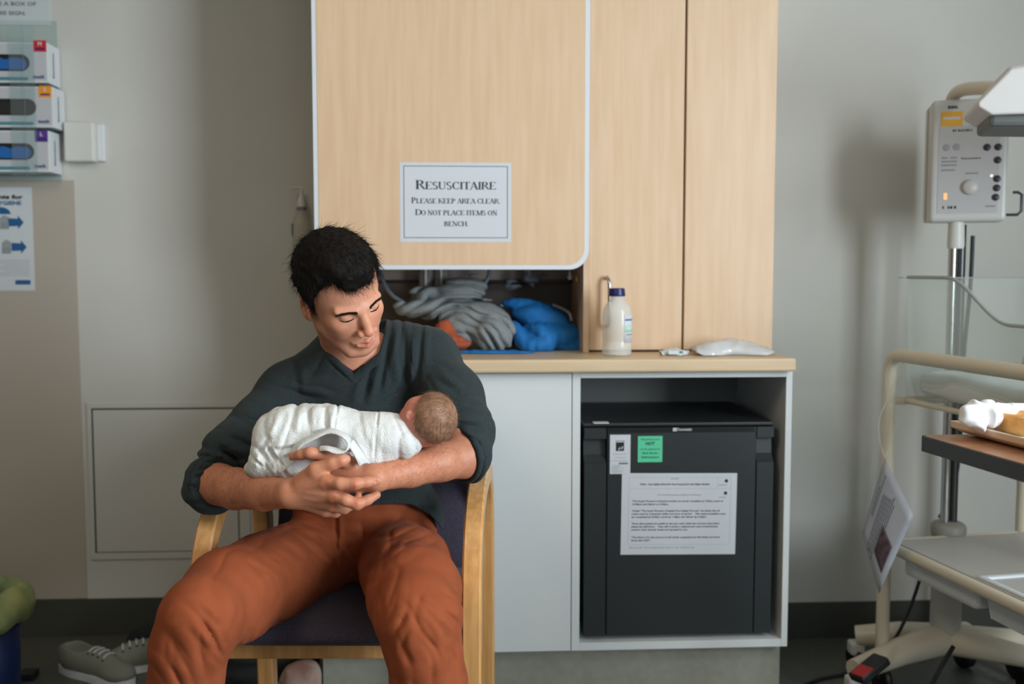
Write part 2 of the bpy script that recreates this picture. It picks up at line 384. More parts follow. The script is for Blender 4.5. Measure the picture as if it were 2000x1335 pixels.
        for _ in range(smooth):
            acc = np.zeros_like(V); num = np.zeros(len(V))
            for i in range(4):
                np.add.at(acc, Fs[:, i], V[Fs[:, (i + 1) % 4]]); np.add.at(acc, Fs[:, i], V[Fs[:, (i + 3) % 4]]); np.add.at(num, Fs[:, i], 2)
            V = V * .5 + .5 * acc / np.maximum(num, 1)[:, None]
        return V, Fs
def sculpt(name, V, Fs, m, parent=None, tint=None, world=True, hid=None):
    Wv = to_world(V) if world else V
    me = bpy.data.meshes.new(name); me.vertices.add(len(Wv)); me.vertices.foreach_set('co', np.asarray(Wv, np.float32).ravel())
    me.loops.add(len(Fs) * 4); me.loops.foreach_set('vertex_index', Fs.astype(np.int32).ravel())
    me.polygons.add(len(Fs)); me.polygons.foreach_set('loop_start', np.arange(0, len(Fs) * 4, 4, dtype=np.int32)); me.polygons.foreach_set('loop_total', np.full(len(Fs), 4, np.int32))
    me.polygons.foreach_set('use_smooth', np.ones(len(Fs), bool)); me.update(); me.validate()
    bm = bmesh.new(); bm.from_mesh(me); bmesh.ops.recalc_face_normals(bm, faces=bm.faces); bm.to_mesh(me); bm.free()
    if tint is not None:
        a = me.color_attributes.new('tint', 'FLOAT_COLOR', 'POINT'); a.data.foreach_set('color', np.c_[tint, np.ones(len(tint))].astype(np.float32).ravel())
    return link(name, me, m, parent)
def largest(V, Fs):
    lab = np.arange(len(V)); E = np.concatenate([Fs[:, [0, 1]], Fs[:, [1, 2]], Fs[:, [2, 3]]])
    for _ in range(200):
        m = np.minimum(lab[E[:, 0]], lab[E[:, 1]]); old = lab.copy(); np.minimum.at(lab, E[:, 0], m); np.minimum.at(lab, E[:, 1], m); lab = lab[lab]
        if (lab == old).all(): break
    u, c = np.unique(lab, return_counts=True); ok = lab == u[np.argmax(c)]; idx = np.cumsum(ok) - 1; Fk = Fs[ok[Fs[:, 0]]]
    return V[ok], idx[Fk]
def pix(P): return 1000 + F * P[:, 0] / P[:, 2], 667.5 - F * P[:, 1] / P[:, 2]
def creases(lst, taper=True):
    """pixel-space fold lines: x0,y0,x1,y1,width,amp(mm): amp>0 groove, <0 ridge. Real relief in the surface."""
    def fn(P):
        x, y = pix(P); r = np.zeros(len(P))
        for x0, y0, x1, y1, wd, am in lst:
            dx, dy = x1 - x0, y1 - y0; L2 = dx * dx + dy * dy; t = ((x - x0) * dx + (y - y0) * dy) / L2; tc = np.clip(t, 0, 1)
            ds = np.hypot(x - x0 - tc * dx, y - y0 - tc * dy); env = np.clip(1 - np.abs(2 * tc - 1) ** 3, .1, 1)
            if am > 0:
                sd = ((x - x0) * dy - (y - y0) * dx) / math.sqrt(L2); end = np.exp(-((t - tc) * math.sqrt(L2) / wd) ** 2)
                r += am * .001 * env * (np.exp(-(ds / (.95 * wd)) ** 1.4) * 1.05 - .75 * np.exp(-((np.abs(sd) - 1.5 * wd) / (.9 * wd)) ** 2) * end * np.where(sd > 0, 1, .35))
            else: r += am * .001 * env * np.exp(-(ds / wd) ** 2)
        return r
    return fn
def foldfield(lst):
    """rounded cloth folds with sharp valleys: cx,cy,rx,ry,dx,dy,period(px),depth(mm)"""
    def fn(P):
        X_, Y_ = pix(P); W_ = noise(P, 11) * 1.3 + noise(P, 26) * .35; R_ = np.zeros(len(P))
        for cx, cy, rx, ry, dx, dy, per, am in lst:
            mk = ((X_ - cx) / rx) ** 2 + ((Y_ - cy) / ry) ** 2 < 5
            if not mk.any(): continue
            x, y, w_ = X_[mk], Y_[mk], W_[mk]; r = np.zeros(len(x))
            l = math.hypot(dx, dy); s = ((x - cx) * dy - (y - cy) * dx) / l; t = ((x - cx) * dx + (y - cy) * dy) / l
            env = np.exp(-((x - cx) / rx) ** 2 - ((y - cy) / ry) ** 2)
            ph = (s + .0015 * t * t) / (per * 1.35) + w_; idx = np.round(ph).astype(np.int64); a_ = hash3(idx, idx * 0 + int(cx), idx * 0 + int(cy)) ** 1.2
            lenm = np.clip(noise(np.c_[t / 38., idx * 1.7, idx * 0 + cx], 1) * 2.2 - .5, 0, 1)
            r += am * .001 * env * (a_ * (.35 + .9 * lenm) * 1.35 * np.exp(-(np.abs(ph - idx) / .20) ** 1.3) - .25); R_[mk] += r
        return R_
    return fn
# ================================================================ ROOM
YL, YR, ZC = 3.25, 3.10, 2.7
LX, FY = -2.1, -2.4
XS = on_y(1400, 600, YR)[0]
struct(bx('floor', LX - .1, RX + .1, FY - .1, YL + .1, -.08, 0, M['floor'], bev=0))
struct(bx('ceiling', LX - .1, RX + .1, FY - .1, YL + .1, ZC, ZC + .08, M['ceil'], bev=0))
struct(MB().box(LX, XS, YL, YL + .1, 0, ZC).box(XS, RX, YR, YL + .1, 0, ZC).build('wall_back', M['wall']))
struct(bx('wall_left', LX - .1, LX, FY, YL + .1, 0, ZC, mat('side_wall', (104, 98, 88), .8), bev=0))  # unseen wall, coloured dark to cut bounced light
struct(MB().box(LX - .1, 0, FY - .1, FY, 0, ZC).box(1.5, RX + .1, FY - .1, FY, 0, ZC).box(0, 1.5, FY - .1, FY, 0, 1).box(0, 1.5, FY - .1, FY, 2.3, ZC).build('wall_front', mat('side_wall', (104, 98, 88), .8)))  # unseen wall, same dark tone to hold the bounce down
wo = struct(MB().box(0, 1.5, FY - .07, FY, 1, 1.05).box(0, 1.5, FY - .07, FY, 2.25, 2.3).box(0, .05, FY - .07, FY, 1.05, 2.25).box(1.45, 1.5, FY - .07, FY, 1.05, 2.25).build('added_fill_window', M['white']))  # unseen window added to go with the front fill
MB().box(.05, 1.45, FY - .045, FY - .04, 1.05, 2.25).build('pane', clear('window_glass', alpha=.92), wo)
struct(MB().box(RX, RX + .1, FY, WIN[0], 0, ZC).box(RX, RX + .1, WIN[1], YR, 0, ZC).box(RX, RX + .1, WIN[0], WIN[1], 0, WIN[2]).box(RX, RX + .1, WIN[0], WIN[1], WIN[3], ZC).build('wall_right', M['wall']))
wf = MB()
for a, b, c, d in ((WIN[0], WIN[1], WIN[2], WIN[2] + .05), (WIN[0], WIN[1], WIN[3] - .05, WIN[3]), (WIN[0], WIN[0] + .05, WIN[2], WIN[3]), (WIN[1] - .05, WIN[1], WIN[2], WIN[3])): wf.box(RX, RX + .07, a, b, c, d)
wo = struct(wf.build('window_1', M['white']))
MB().box(RX + .04, RX + .045, WIN[0] + .05, WIN[1] - .05, WIN[2] + .05, WIN[3] - .05).build('pane', clear('window_glass', alpha=.92), wo)
struct(bx('baseboard_left', LX, XS, YL - .006, YL - .0005, .0, .122, M['base'], bev=.001))
struct(bx('baseboard_right', XS, RX, YR - .006, YR - .0005, .0, .118, M['base'], bev=.001))
p = on_y(145, 352, YL); q = on_y(172, 1170, YL)
struct(bx('trim_1', LX, (p.x + q.x) / 2, YL - .004, YL - .0004, .123, p.z, M['wall2'], bev=.001))
# access panel in wall
ap = thing('access_panel', 'painted square access hatch low in the wall behind the chair', 'wall panel', tuple(on_y(320, 940, YL)))
a0 = on_y(166, 786, YL); a1 = on_y(176, 1092, YL); r0 = on_y(475, 900, YL).x; x0 = (a0.x + a1.x) / 2 + .005
i0 = on_y(179, 797, YL); i1 = on_y(187, 1079, YL); ix0 = (i0.x + i1.x) / 2; ix1 = on_y(466, 900, YL).x
fr = MB()
for A in ((x0, r0 + .02, i0.z, a0.z), (x0, r0 + .02, a1.z, i1.z), (x0, ix0, i1.z, i0.z), (ix1, r0 + .02, i1.z, i0.z)): fr.box(A[0], A[1], YL - .006, YL - .0003, A[2], A[3], .0015)
fr.build('panel_frame', M['wall'], ap)
bx('gasket', ix0, ix1, YL - .0022, YL - .0003, i1.z, i0.z, M['black'], ap, 0)
bx('panel_door', ix0 + .005, ix1 - .004, YL - .0045, YL - .0022, i1.z + .003, i0.z - .005, M['wall'], ap, .0008)

# ---------------- cupboards, niche, bench
YC = 2.62; YD = 2.81; YQ = 2.74
def X(px, Y, py=700): return on_y(px, py, Y)[0]
def Z(py, Y, px=1200): return on_y(px, py, Y)[2]
zb1 = Z(701, 2.585, 1240); zb0 = Z(727, 2.585, 1240)
xL = X(612, YC); xR = X(1548, YC, 740)
# worktop
bx('worktop', xL - .01, X(1556, 2.585, 705), 2.585, YR - .001, zb0, zb1, M['maple_top'], bev=.006)
tag(bpy.data.objects['worktop'], 'maple laminate bench top running over the base cabinets', 'worktop')
# base cabinet
ZB = Z(1268, YC, 1240); xm = X(1117, YC, 1000)
bc = thing('base_cabinet', 'white base cabinet with plain doors left of the fridge bay', 'cabinet', (xL, YC, ZB))
bx('carcass', xL, xm - .001, YC + .02, YR - .005, ZB, zb0 - .001, M['white'], bc)
xd = (xL + xm) / 2
bx('door', xL, xd - .0015, YC, YC + .018, ZB, zb0 - .004, M['white'], bc)
bx('door', xd + .0015, xm - .002, YC, YC + .018, ZB, zb0 - .004, M['white'], bc)
fb = thing('fridge_bay', 'open white cabinet bay housing the black bar fridge', 'cabinet', (xm, YC, ZB))
t = .0215; m_ = MB()
m_.box(xm, xm + t, YC, YR - .005, ZB, zb0 - .001, .001).box(xR - t * .8, xR, YC, YR - .005, ZB, zb0 - .001, .001)
m_.box(xm + t, xR - t * .8, YC, YR - .005, ZB, ZB + t, .001).box(xm + t, xR - t * .8, YC, YR - .005, zb0 - .018, zb0 - .001, .001)
m_.build('carcass', M['white'], fb)
bx('back_panel', xm + t, xR - t * .8, YR - .012, YR - .006, ZB + t, zb0 - .018, M['plastic_d'], fb, 0)
kx1 = X(1521, YC + .05, 1300)
tag(bx('plinth', xL + .008, kx1, YC + .045, YR - .01, .0, ZB - .0005, M['kick'], bev=0), 'beige laminate plinth under the base cabinets', 'plinth')
# tall cupboard
tc = thing('tall_cupboard', 'tall maple cupboard with two plain doors on the bench', 'cupboard', (X(1150, YD), YD, zb1))
cx0, cx1 = X(1150, YD, 600), X(1509.5, YD, 600); cm0, cm1 = X(1332, YD, 600), X(1336, YD, 600)
bx('carcass', cx0, cx1, YD + .02, YR - .002, zb1 + .0005, ZC - .01, M['maple'], tc)
bx('door', cx0, cm0, YD, YD + .018, zb1 + .006, ZC - .02, M['maple'], tc)
bx('door', cm1, cx1, YD, YD + .018, zb1 + .006, ZC - .02, M['maple'], tc)
bx('gap_shade_strip', cm0 - .002, cm1 + .002, YD + .014, YD + .0195, zb1 + .004, ZC - .02, M['black'], tc, 0)  # black strip standing in for the shade between the doors
bx('bottom_shade_strip', cx0 + .002, cx1 - .002, YD + .016, YD + .0198, zb1 + .0008, zb1 + .007, M['black'], tc, 0)  # black strip put in as the shade under the doors
hx = X(1190, YD - .03, 570); h1 = Z(541, YD - .03, 1190); h0 = Z(640, YD - .03, 1190)
MB().tube([(hx - .004, YD, h1 - .004)] + bez((hx - .004, YD - .018, h1), (hx - .002, YD - .034, h1 - .004), (hx, YD - .034, h1 - .02), (hx, YD - .034, h1 - .03), 6) + bez((hx, YD - .034, h0 + .03), (hx, YD - .034, h0 + .01), (hx, YD - .03, h0), (hx, YD, h0 + .004), 6), .005, 8).build('handle', M['chrome'], tc)
# niche with the lift-up front
nx0, nx1 = X(614, YQ, 450) + .004, cx0 - .001
nc = thing('resuscitation_cupboard', 'wall cupboard with a white edged maple front over the bench niche', 'cupboard', (nx0, YQ, zb1))
ZQ = Z(526, YQ, 950)
m_ = MB().box(nx0, nx0 + .016, YQ + .045, YR - .002, zb1 + .0005, ZC - .01).box(nx1 - .016, nx1, YQ + .06, YR - .002, zb1 + .0005, ZC - .01).box(nx0 + .016, nx1 - .016, YQ + .05, YR - .002, ZC - .04, ZC - .01).build('carcass', M['maple'], nc)
zs = Z(549, YR - .02, 900)
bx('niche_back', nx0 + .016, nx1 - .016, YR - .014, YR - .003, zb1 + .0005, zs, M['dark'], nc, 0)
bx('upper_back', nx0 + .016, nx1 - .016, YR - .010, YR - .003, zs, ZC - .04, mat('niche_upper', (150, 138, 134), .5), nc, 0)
bx('rail', nx0 + .016, nx1 - .016, YR - .03, YR - .014, zs - .006, zs + .004, M['black'], nc)
def roundrect(x0, x1, z0, z1, r, n=8):
    P = []
    for cx, cz, a in ((x1 - r, z0 + r, -PI / 2), (x1 - r, z1 - r, 0), (x0 + r, z1 - r, PI / 2), (x0 + r, z0 + r, PI)):
        P += [(cx + r * math.cos(a + PI / 2 * i / n), cz + r * math.sin(a + PI / 2 * i / n)) for i in range(n + 1)]
    return P
qx0, qx1 = X(612, YQ, 300) , X(1151.5, YQ, 300)
lf = MB().prism(roundrect(qx0, qx1, ZQ, 2.62, .055), YQ, YQ + .03).build('edge_band', M['white_edge'], nc)
e = .0125
MB().prism(roundrect(qx0 + e, qx1 - e, ZQ + e, 2.62 - e, .045), YQ - .0012, YQ + .002).build('front_panel', M['maple'], nc)
# sign on front
sx0, sx1 = X(781, YQ, 395), X(998.5, YQ, 395); sz1, sz0 = Z(317.5, YQ, 890), Z(472.5, YQ, 890)
sw, sh = sx1 - sx0, sz1 - sz0; yS = YQ - .0018
sg = thing('door_sign', 'printed white sign with double border taped to maple cupboard front', 'sign', ((sx0 + sx1) / 2, yS, (sz0 + sz1) / 2))
bx('paper_sheet', sx0, sx1, yS, yS + .0005, sz0, sz1, M['paper'], sg, 0)
def Sx(px): return sx0 + (px - 781) / 217.5 * sw
def Sz(py): return sz1 - (py - 317.5) / 155 * sh
m_ = MB()
for g, tt in ((6.5, .0016),):
    a, b, c, d = Sx(781 + g + 1), Sx(998 - g), Sz(472 - g - 1), Sz(317.5 + g)
    for A in ((a, b, c, c + tt), (a, b, d - tt, d), (a, a + tt, c, d), (b - tt, b, c, d)): m_.box(A[0], A[1], yS - .0004, yS - .0002, A[2], A[3])
m_.build('border', M['ink'], sg)
I4 = Matrix.Translation((0, yS, 0)); m_ = MB()
pxm = sw / 217.5
serif_text(m_, 'Resuscitaire', I4, Sx(890.5), Sz(369.5), 17.5 * pxm, 14.5 * pxm, 157 * pxm)
serif_text(m_, 'Please keep area clear.', I4, Sx(890.5), Sz(397), 11.5 * pxm, 9.5 * pxm, 174 * pxm)
serif_text(m_, 'Do not place items on', I4, Sx(891), Sz(420), 11.5 * pxm, 9.5 * pxm, 160 * pxm)
serif_text(m_, 'bench.', I4, Sx(891), Sz(441.5), 10 * pxm, 9.5 * pxm, 48 * pxm)
m_.build('lettering', M['ink'], sg)

# ---------------- fridge
YF = 2.635
fx0, fx1 = X(1141, YF, 1000), X(1509, YF, 1000); fz0, fz1 = Z(1248, YF, 1300), Z(829, YF, 1300)
fg = thing('bar_fridge', 'black bar fridge in the open white cabinet bay', 'fridge', ((fx0 + fx1) / 2, YF, ZB + t))
fz0 = max(fz0, ZB + t + .012)
bx('body', fx0 + .004, fx1 - .004, YF + .045, YR - .03, fz0, fz1 - .006, M['fridge'], fg, .004)
bx('top_plate', fx0 - .002, fx1 + .002, YF + .01, YR - .03, fz1 - .006, fz1 + .004, M['fridge'], fg, .003)
dr = bx('door', X(1185, YF, 1000), X(1475, YF, 1000), YF, YF + .044, fz0, fz1 - .008, M['fridge'], fg, .003)
gz1, gz0 = Z(858, YF), Z(905, YF)
for s_, (a, b) in enumerate(((fx0, X(1183.5, YF, 1000)), (X(1476.5, YF, 1000), fx1))):
    prof = [(YF + .044, fz0), (YF, fz0), (YF, gz0), (YF + .006, gz0 + .006), (YF + .020, gz0 + .022), (YF + .024, gz1 - .006), (YF + .024, gz1), (YF + .002, gz1 + .002), (YF + .002, fz1 - .008), (YF + .044, fz1 - .008)]
    V = [(a, y, z) for y, z in prof] + [(b, y, z) for y, z in prof]; n = len(prof)
    MB().add(V, [list(range(n)), list(range(2 * n - 1, n - 1, -1))] + [[i, (i + 1) % n, (i + 1) % n + n, i + n] for i in range(n)]).build('grip', M['fridge'], fg)
for xx in (fx0 + .03, fx1 - .03):
    MB().lathe([(.014, 0), (.014, fz0 - ZB - t)], (xx, YF + .08, ZB + t)).build('foot', M['black'], fg)
bx('hinge_cap', X(1160, YF, 825), X(1190, YF, 825), YF + .004, YF + .03, fz1 + .0035, fz1 + .006, M['plastic'], fg, .0005)
MBl = MB(); mt = Matrix.Translation((0, YF - .0002, 0))
bx('top_band', X(1186, YF, 838), X(1474, YF, 838), YF - .0012, YF + .01, Z(845, YF), fz1 - .0085, M['fridge2'], fg, .0004); mt = Matrix.Translation((0, YF - .0016, 0))
put_text(MBl, 'Dometic', mt, X(1336, YF, 838), Z(841.5, YF), 5.5 / 740, 31 / 740 , bold=.015)
lx = X(1314, YF, 838); lz = Z(842.5, YF); YFk = YF; YF = YF - .0014
MBl.box(lx, lx + .009, YF - .0008, YF - .0004, lz, lz + .009); MBl.build('logo', M['plastic'], fg)
MB().box(lx + .003, lx + .0045, YF - .001, YF - .0008, lz + .002, lz + .007).build('logo_mark', M['black'], fg); YF = YFk
def note(name, label, cat, px0, px1, py0, py1, m, Y, rot=0):
    a, b, c, d = X(px0, Y, py0), X(px1, Y, py0), Z(py1, Y, (px0 + px1) / 2), Z(py0, Y, (px0 + px1) / 2)
    cxx, czz = (a + b) / 2, (c + d) / 2
    o = thing(name, label, cat, (cxx, Y, czz)); mt = Matrix.Translation((cxx, Y, czz)) @ Matrix.Rotation(rot, 4, 'Y')
    W_, H_ = (b - a) / 2, (d - c) / 2
    MB().box(-W_, W_, -.0004, .0001, -H_, H_, mtx=mt).build('paper_sheet', m, o)
    k = 2 * W_ / (px1 - px0)
    return o, mt, (lambda x: (x - (px0 + px1) / 2) * k), (lambda y: ((py0 + py1) / 2 - y) * k), k
YN = YF - .0008
st, mt, fx, fz, k = note('energy_label', 'narrow white paper label with small dark picture at fridge top left', 'label', 1191.5, 1231.5, 848.5, 925, M['paper'], YN - .0012, rot=0)
m_ = MB().box(fx(1203), fx(1219), -.0008, -.0005, fz(880), fz(860), mtx=mt); m_.build('picture', M['black'], st)
m_ = MB().box(fx(1204), fx(1218), -.0011, -.0009, fz(863), fz(861), mtx=mt).prism([(fx(1207), fz(877)), (fx(1212), fz(871)), (fx(1210), fz(878))], -.0011, -.0009, mtx=mt).prism([(fx(1213), fz(876)), (fx(1216), fz(870)), (fx(1217), fz(872)), (fx(1215), fz(877))], -.0011, -.0009, mtx=mt); m_.build('picture_detail', M['paper'], st)
m_ = MB()
for y, a, b, c in ((886, 1197, 1224, .5), (893, 1200, 1222, .5), (899, 1193, 1226, .5)): m_.box(fx(a), fx(b), -.0008, -.0005, fz(y + c), fz(y), mtx=mt)
for i in range(6): m_.box(fx(1195), fx(1195 + random.uniform(12, 30)), -.0008, -.0005, fz(909 + i * 2.6), fz(908.5 + i * 2.6), mtx=mt)
m_.box(fx(1209), fx(1227), -.0008, -.0005, fz(906), fz(903), mtx=mt).build('print', M['inkl'], st)
gn, mt, fx, fz, k = note('green_note', 'small bright green printed note on the fridge door', 'note', 1246, 1294, 851, 902, M['green'], YN)
m_ = MB(); mt2 = mt
for s_, y, w_, h_, bo in (('Placentas are', 859, 36, 3.6, .02), ('NOT', 868.5, 18, 6, .05), ('to be placed in', 878, 38, 3.6, .02), ('Birth Room', 886, 30, 3.8, .03), ('Refrigerators', 894, 34, 3.8, .03)):
    put_text(m_, s_, mt2, fx(1270), fz(y), h_ * k, w_ * k, bold=bo)
m_.build('lettering', M['greenink'], gn)
nn, mt, fx, fz, k = note('food_safety_notice', 'large white landscape notice taped to the middle of the fridge door', 'notice', 1214, 1439, 923.5, 1082, M['paper'], YN, rot=math.radians(.6))
m_ = MB()
def ln(x0, y0, x1, y1, w_=.7): m_.box(fx(min(x0, x1)) - w_ * k / 2, fx(max(x0, x1)) + w_ * k / 2, -.0008, -.0005, fz(max(y0, y1)) - w_ * k / 2, fz(min(y0, y1)) + w_ * k / 2, mtx=mt)
for A in ((1228, 931, 1427, 931), (1228, 931, 1228, 953), (1427, 931, 1427, 1063), (1228, 953, 1427, 953), (1401, 931, 1401, 953), (1228, 955, 1228, 1063), (1228, 1063, 1427, 1063)): ln(*A, .45)
m_.build('ruled_box', mat('rule_grey', (168, 172, 180), .7), nn)
m_ = MB()
put_text(m_, 'NOTICE', mt, fx(1317), fz(935), 2.6 * k, 15 * k)
put_text(m_, 'Fridge - Food Safety Advice for Food Consumed in the Patient Bedside', mt, fx(1317), fz(946), 3.3 * k, 136 * k, shear=.2, bold=.04)
put_text(m_, 'For Food Safety please remember the following', mt, fx(1326), fz(966.5), 2.6 * k, 84 * k)
L_ = [('"The Royal Women\'s Hospital provides are serving breakfast at 7.30am, lunch at', 979, 178), ('12.00pm and dinner at 5.00pm', 985, 70), ('"Under "The Royal Women\'s Hospital Food Safety Program" we advise that all', 998, 172), ('meals must be consumed within one hour of serving.   This means breakfast must', 1004, 184), ('be completed by 8.30am, lunch by 1.00pm and dinner by 6.30pm', 1010, 146),
      ('"If you (the patient) are unable to eat your meal within the one hour time frame', 1023, 172), ('please let staff know.   They will organise a replacement meal of sandwiches,', 1029, 170), ('yoghurt, fruit, biscuits, bread and spreads for you', 1035, 110), ('"The fridge is for the storage of soft drinks, unopened long life drinks and snack', 1050, 174), ('foods that ONLY', 1056, 38)]
for s_, y, w_ in L_: put_text(m_, s_, mt, fx(1234), fz(y), 3.1 * k, w_ * k, shear=.15, align='LEFT', bold=.035)
put_text(m_, 'Royal Hospital Food Safety', mt, fx(1230), fz(1070), 2.2 * k, 128 * k, align='LEFT')
for cx_, cy_ in ((1418, 938), (1417, 962)):
    m_.prism([(fx(cx_) + 3.4 * k * math.cos(i * PI / 8), fz(cy_) + 3.4 * k * math.sin(i * PI / 8)) for i in range(16)], -.0008, -.0005, mtx=mt)
put_text(m_, "women's", mt, fx(1411), fz(947), 2.5 * k, 17 * k); put_text(m_, "women's", mt, fx(1411), fz(971), 2.5 * k, 15 * k)
m_.build('lettering', M['ink'], nn)
# ================================================================ CHAIR
def Cw(p): return to_world(np.array([p]))[0]
ch = thing('armchair', 'bentwood beech armchair with dark purple upholstery the man sits in', 'chair', tuple(Cw(K(660, 900, 2.3))[:2]) + (0,))
def leg_floor(px, d):
    q = Wd(px, 1200, d); return Vector((q.x, q.y, 0))
fL, fR = Wd(388, 1060, 2.05), Wd(921, 1060, 2.05); rL, rR = Wd(519, 1060, 2.49), Wd(950, 1060, 2.50)
TOPZ = Wd(925, 938, 2.27).z
def arch(f, r, name):
    f = Vector((f.x, f.y, 0)); r = Vector((r.x, r.y, 0)); d = (r - f).normalized(); Lh = (r - f).length; sdir = Vector((-d.y, d.x, 0))
    P = [(0, 0), (0.0, .2), (.0, .34)] + [(p.x, p.z) for p in bez((.0, 0, .42), (.0, 0, TOPZ - .07), (.08, 0, TOPZ), (.27, 0, TOPZ), 14)] + \
        [(p.x, p.z) for p in bez((Lh - .12, 0, TOPZ - .001), (Lh - .07, 0, TOPZ - .004), (Lh - .03, 0, TOPZ - .05), (Lh - .015, 0, TOPZ - .14), 10)] + [(Lh - .01, .35), (Lh, .0)]
    P = [Vector((a, 0, b)) for a, b in P]; wd, th = .040, .042; V = []; Fc = []
    sec = [(-wd / 2, -th / 2 + .004), (-wd / 2, th / 2 - .004), (-wd / 2 + .004, th / 2), (wd / 2 - .004, th / 2), (wd / 2, th / 2 - .004), (wd / 2, -th / 2 + .004), (wd / 2 - .004, -th / 2), (-wd / 2 + .004, -th / 2)]
    for i, p in enumerate(P):
        t_ = (P[min(i + 1, len(P) - 1)] - P[max(i - 1, 0)]).normalized(); nn_ = Vector((t_.z, 0, -t_.x))
        for a, b in sec:
            q = p + nn_ * b; V.append(f + d * q.x + sdir * a + Vector((0, 0, q.z)))
    n = 8
    for i in range(len(P) - 1):
        for k in range(n): Fc.append([i * n + k, i * n + (k + 1) % n, (i + 1) * n + (k + 1) % n, (i + 1) * n + k])
    Fc += [list(range(n)), list(range(len(V) - n, len(V)))[::-1]]
    MB().add(V, Fc).build(name, M['beech'], ch); return f, r, d, sdir
fl = arch(fL, rL, 'side_frame'); fr_ = arch(fR, rR, 'side_frame')
def rail(a, b, z0, z1, th, name):
    v = (b - a); mt = frame_mtx(a, v, (0, 0, 1)); L_ = v.length
    return MB().box(.02, L_ - .02, -th / 2, th / 2, z0, z1, .005, mtx=mt).build(name, M['beech'], ch)
zr1 = Wd(650, 1256, 2.08).z; zr0 = Wd(650, 1289, 2.08).z
rail(fl[0] + fl[2] * .03, fr_[0] + fr_[2] * .03, zr0, zr1, .028, 'front_rail')
rail(fl[1] - fl[2] * .03, fr_[1] - fr_[2] * .03, zr0, zr1, .028, 'rear_rail')
# seat cushion, back cushion (rounded boxes with a crown)
def cushion(name, c, ux, uy, uz, hx, hy, hz, crown=.02):
    bm = bmesh.new(); bmesh.ops.create_cube(bm, size=2); bmesh.ops.subdivide_edges(bm, edges=bm.edges, cuts=10, use_grid_fill=True)
    ux, uy, uz = [Vector(v).normalized() for v in (ux, uy, uz)]
    for v in bm.verts:
        x, y, z = v.co; e_ = .12
        f_ = lambda a: math.copysign(abs(a), a)
        r_ = (abs(x) ** 8 + abs(y) ** 8) ** .125; zz = z * (1 - .55 * max(0, r_ - .8) / .2 * .9) + (crown / hz) * (1 - x * x) * (1 - y * y) * (1 if z > 0 else 0)
        s_ = 1 - .04 * z * z; v.co = Vector(c) + ux * x * hx * s_ + uy * y * hy * s_ + uz * zz * hz
    bmesh.ops.recalc_face_normals(bm, faces=bm.faces); me = bpy.data.meshes.new(name); bm.to_mesh(me); bm.free()
    for p_ in me.polygons: p_.use_smooth = True
    return link(name, me, M['fabric'], ch)
cc = (fl[0] + fl[1] + fr_[0] + fr_[1]) / 4; wid = (fr_[0] - fl[0]).length; dv = fl[2]; sx = (fr_[0] - fl[0]).normalized()
cushion('seat', (cc.x, cc.y, zr1 + .022), sx, dv, (0, 0, 1), wid / 2 - .03, .245, .03, .012)
bd = (Vector((0, 0, 1)) + dv * .2).normalized(); bc_ = cc + dv * .235; cushion('backrest', (bc_.x, bc_.y, .66), sx, bd, -dv + Vector((0, 0, .2)), wid / 2 - .035, .22, .03, .012)

# ================================================================ MAN
Ry_, Rp_, Rr_ = [math.radians(a) for a in (27, 46, 25)]
def rotm(a, b, c):
    ca, sa, cb, sb, cc_, sc = math.cos(a), math.sin(a), math.cos(b), math.sin(b), math.cos(c), math.sin(c)
    return np.array([[1, 0, 0], [0, 1, 0], [0, 0, -1.]]) @ np.array([[cc_, -sc, 0], [sc, cc_, 0], [0, 0, 1]]) @ np.array([[ca, 0, sa], [0, 1, 0], [-sa, 0, ca]]) @ np.array([[1, 0, 0], [0, cb, -sb], [0, sb, cb]])
HR = rotm(Ry_, Rp_, Rr_); HO = np.array([-.359, .0965, 2.1]); HS = .0102
def hp(x, y, z): return HO + HR @ (np.array([x, y, z], float) * HS)
def hq(P): return ((P - HO) @ HR) / HS
def hell(x, y, z, rx, ry, rz): return ell(hp(x, y, z), np.array([rx, ry, rz]) * HS, HR)
def hcone(a, b, ra, rb, sc=None): return cone(hp(*a), hp(*b), ra * HS, rb * HS)
def surf(f, px, py, d0=1.78, d1=2.45, off=0.0):
    d = np.linspace(d0, d1, 270); P = np.array([K(px, py, k) for k in d]); D = f.ev(P); i = int(np.argmax(D < 0)); return K(px, py, d[i] - off)
def torso_ops(f, g=0.0):
    e3 = lambda c, r: f.add(ell(c, np.array(r) + g), .035)
    e3(K(703, 930, 2.33), (.160, .14, .115)); e3(K(700, 815, 2.32), (.182, .17, .120)); e3(K(712, 1035, 2.35), (.165, .10, .125))
    shR, shL = K(572, 770, 2.29), K(832, 712, 2.29)
    f.add(cone(shR, shL, .072 + g, .076 + g), .04)
    nb = K(680, 688, 2.28)
    f.add(cone(nb, shR, .062 + g, .055 + g), .03); f.add(cone(nb, shL, .062 + g, .062 + g), .03)
    return shR, shL
ELR, ELL = K(412, 943, 2.10), K(910, 890, 2.09)
WRR, WRL = K(568, 963, 1.89), K(733, 933, 1.93)
fdR = (WRR - ELR) / np.linalg.norm(WRR - ELR); fdL = (WRL - ELL) / np.linalg.norm(WRL - ELL)
B = Fld(); shR, shL = torso_ops(B, -.006)
B.chain([(shR, .062), (K(496, 846, 2.235), .040), (ELR, .042)], .008)
B.chain([(shL, .064), (K(893, 790, 2.19), .052), (ELL, .046)], .02)
# forearms
B.chain([(ELR, .044), (K(462, 954, 2.035), .0405), (K(515, 962, 1.96), .034), (WRR, .0275)], .012)
B.chain([(ELL, .044), (K(860, 902, 2.045), .0385), (K(800, 918, 1.99), .033), (WRL, .0255)], .012)
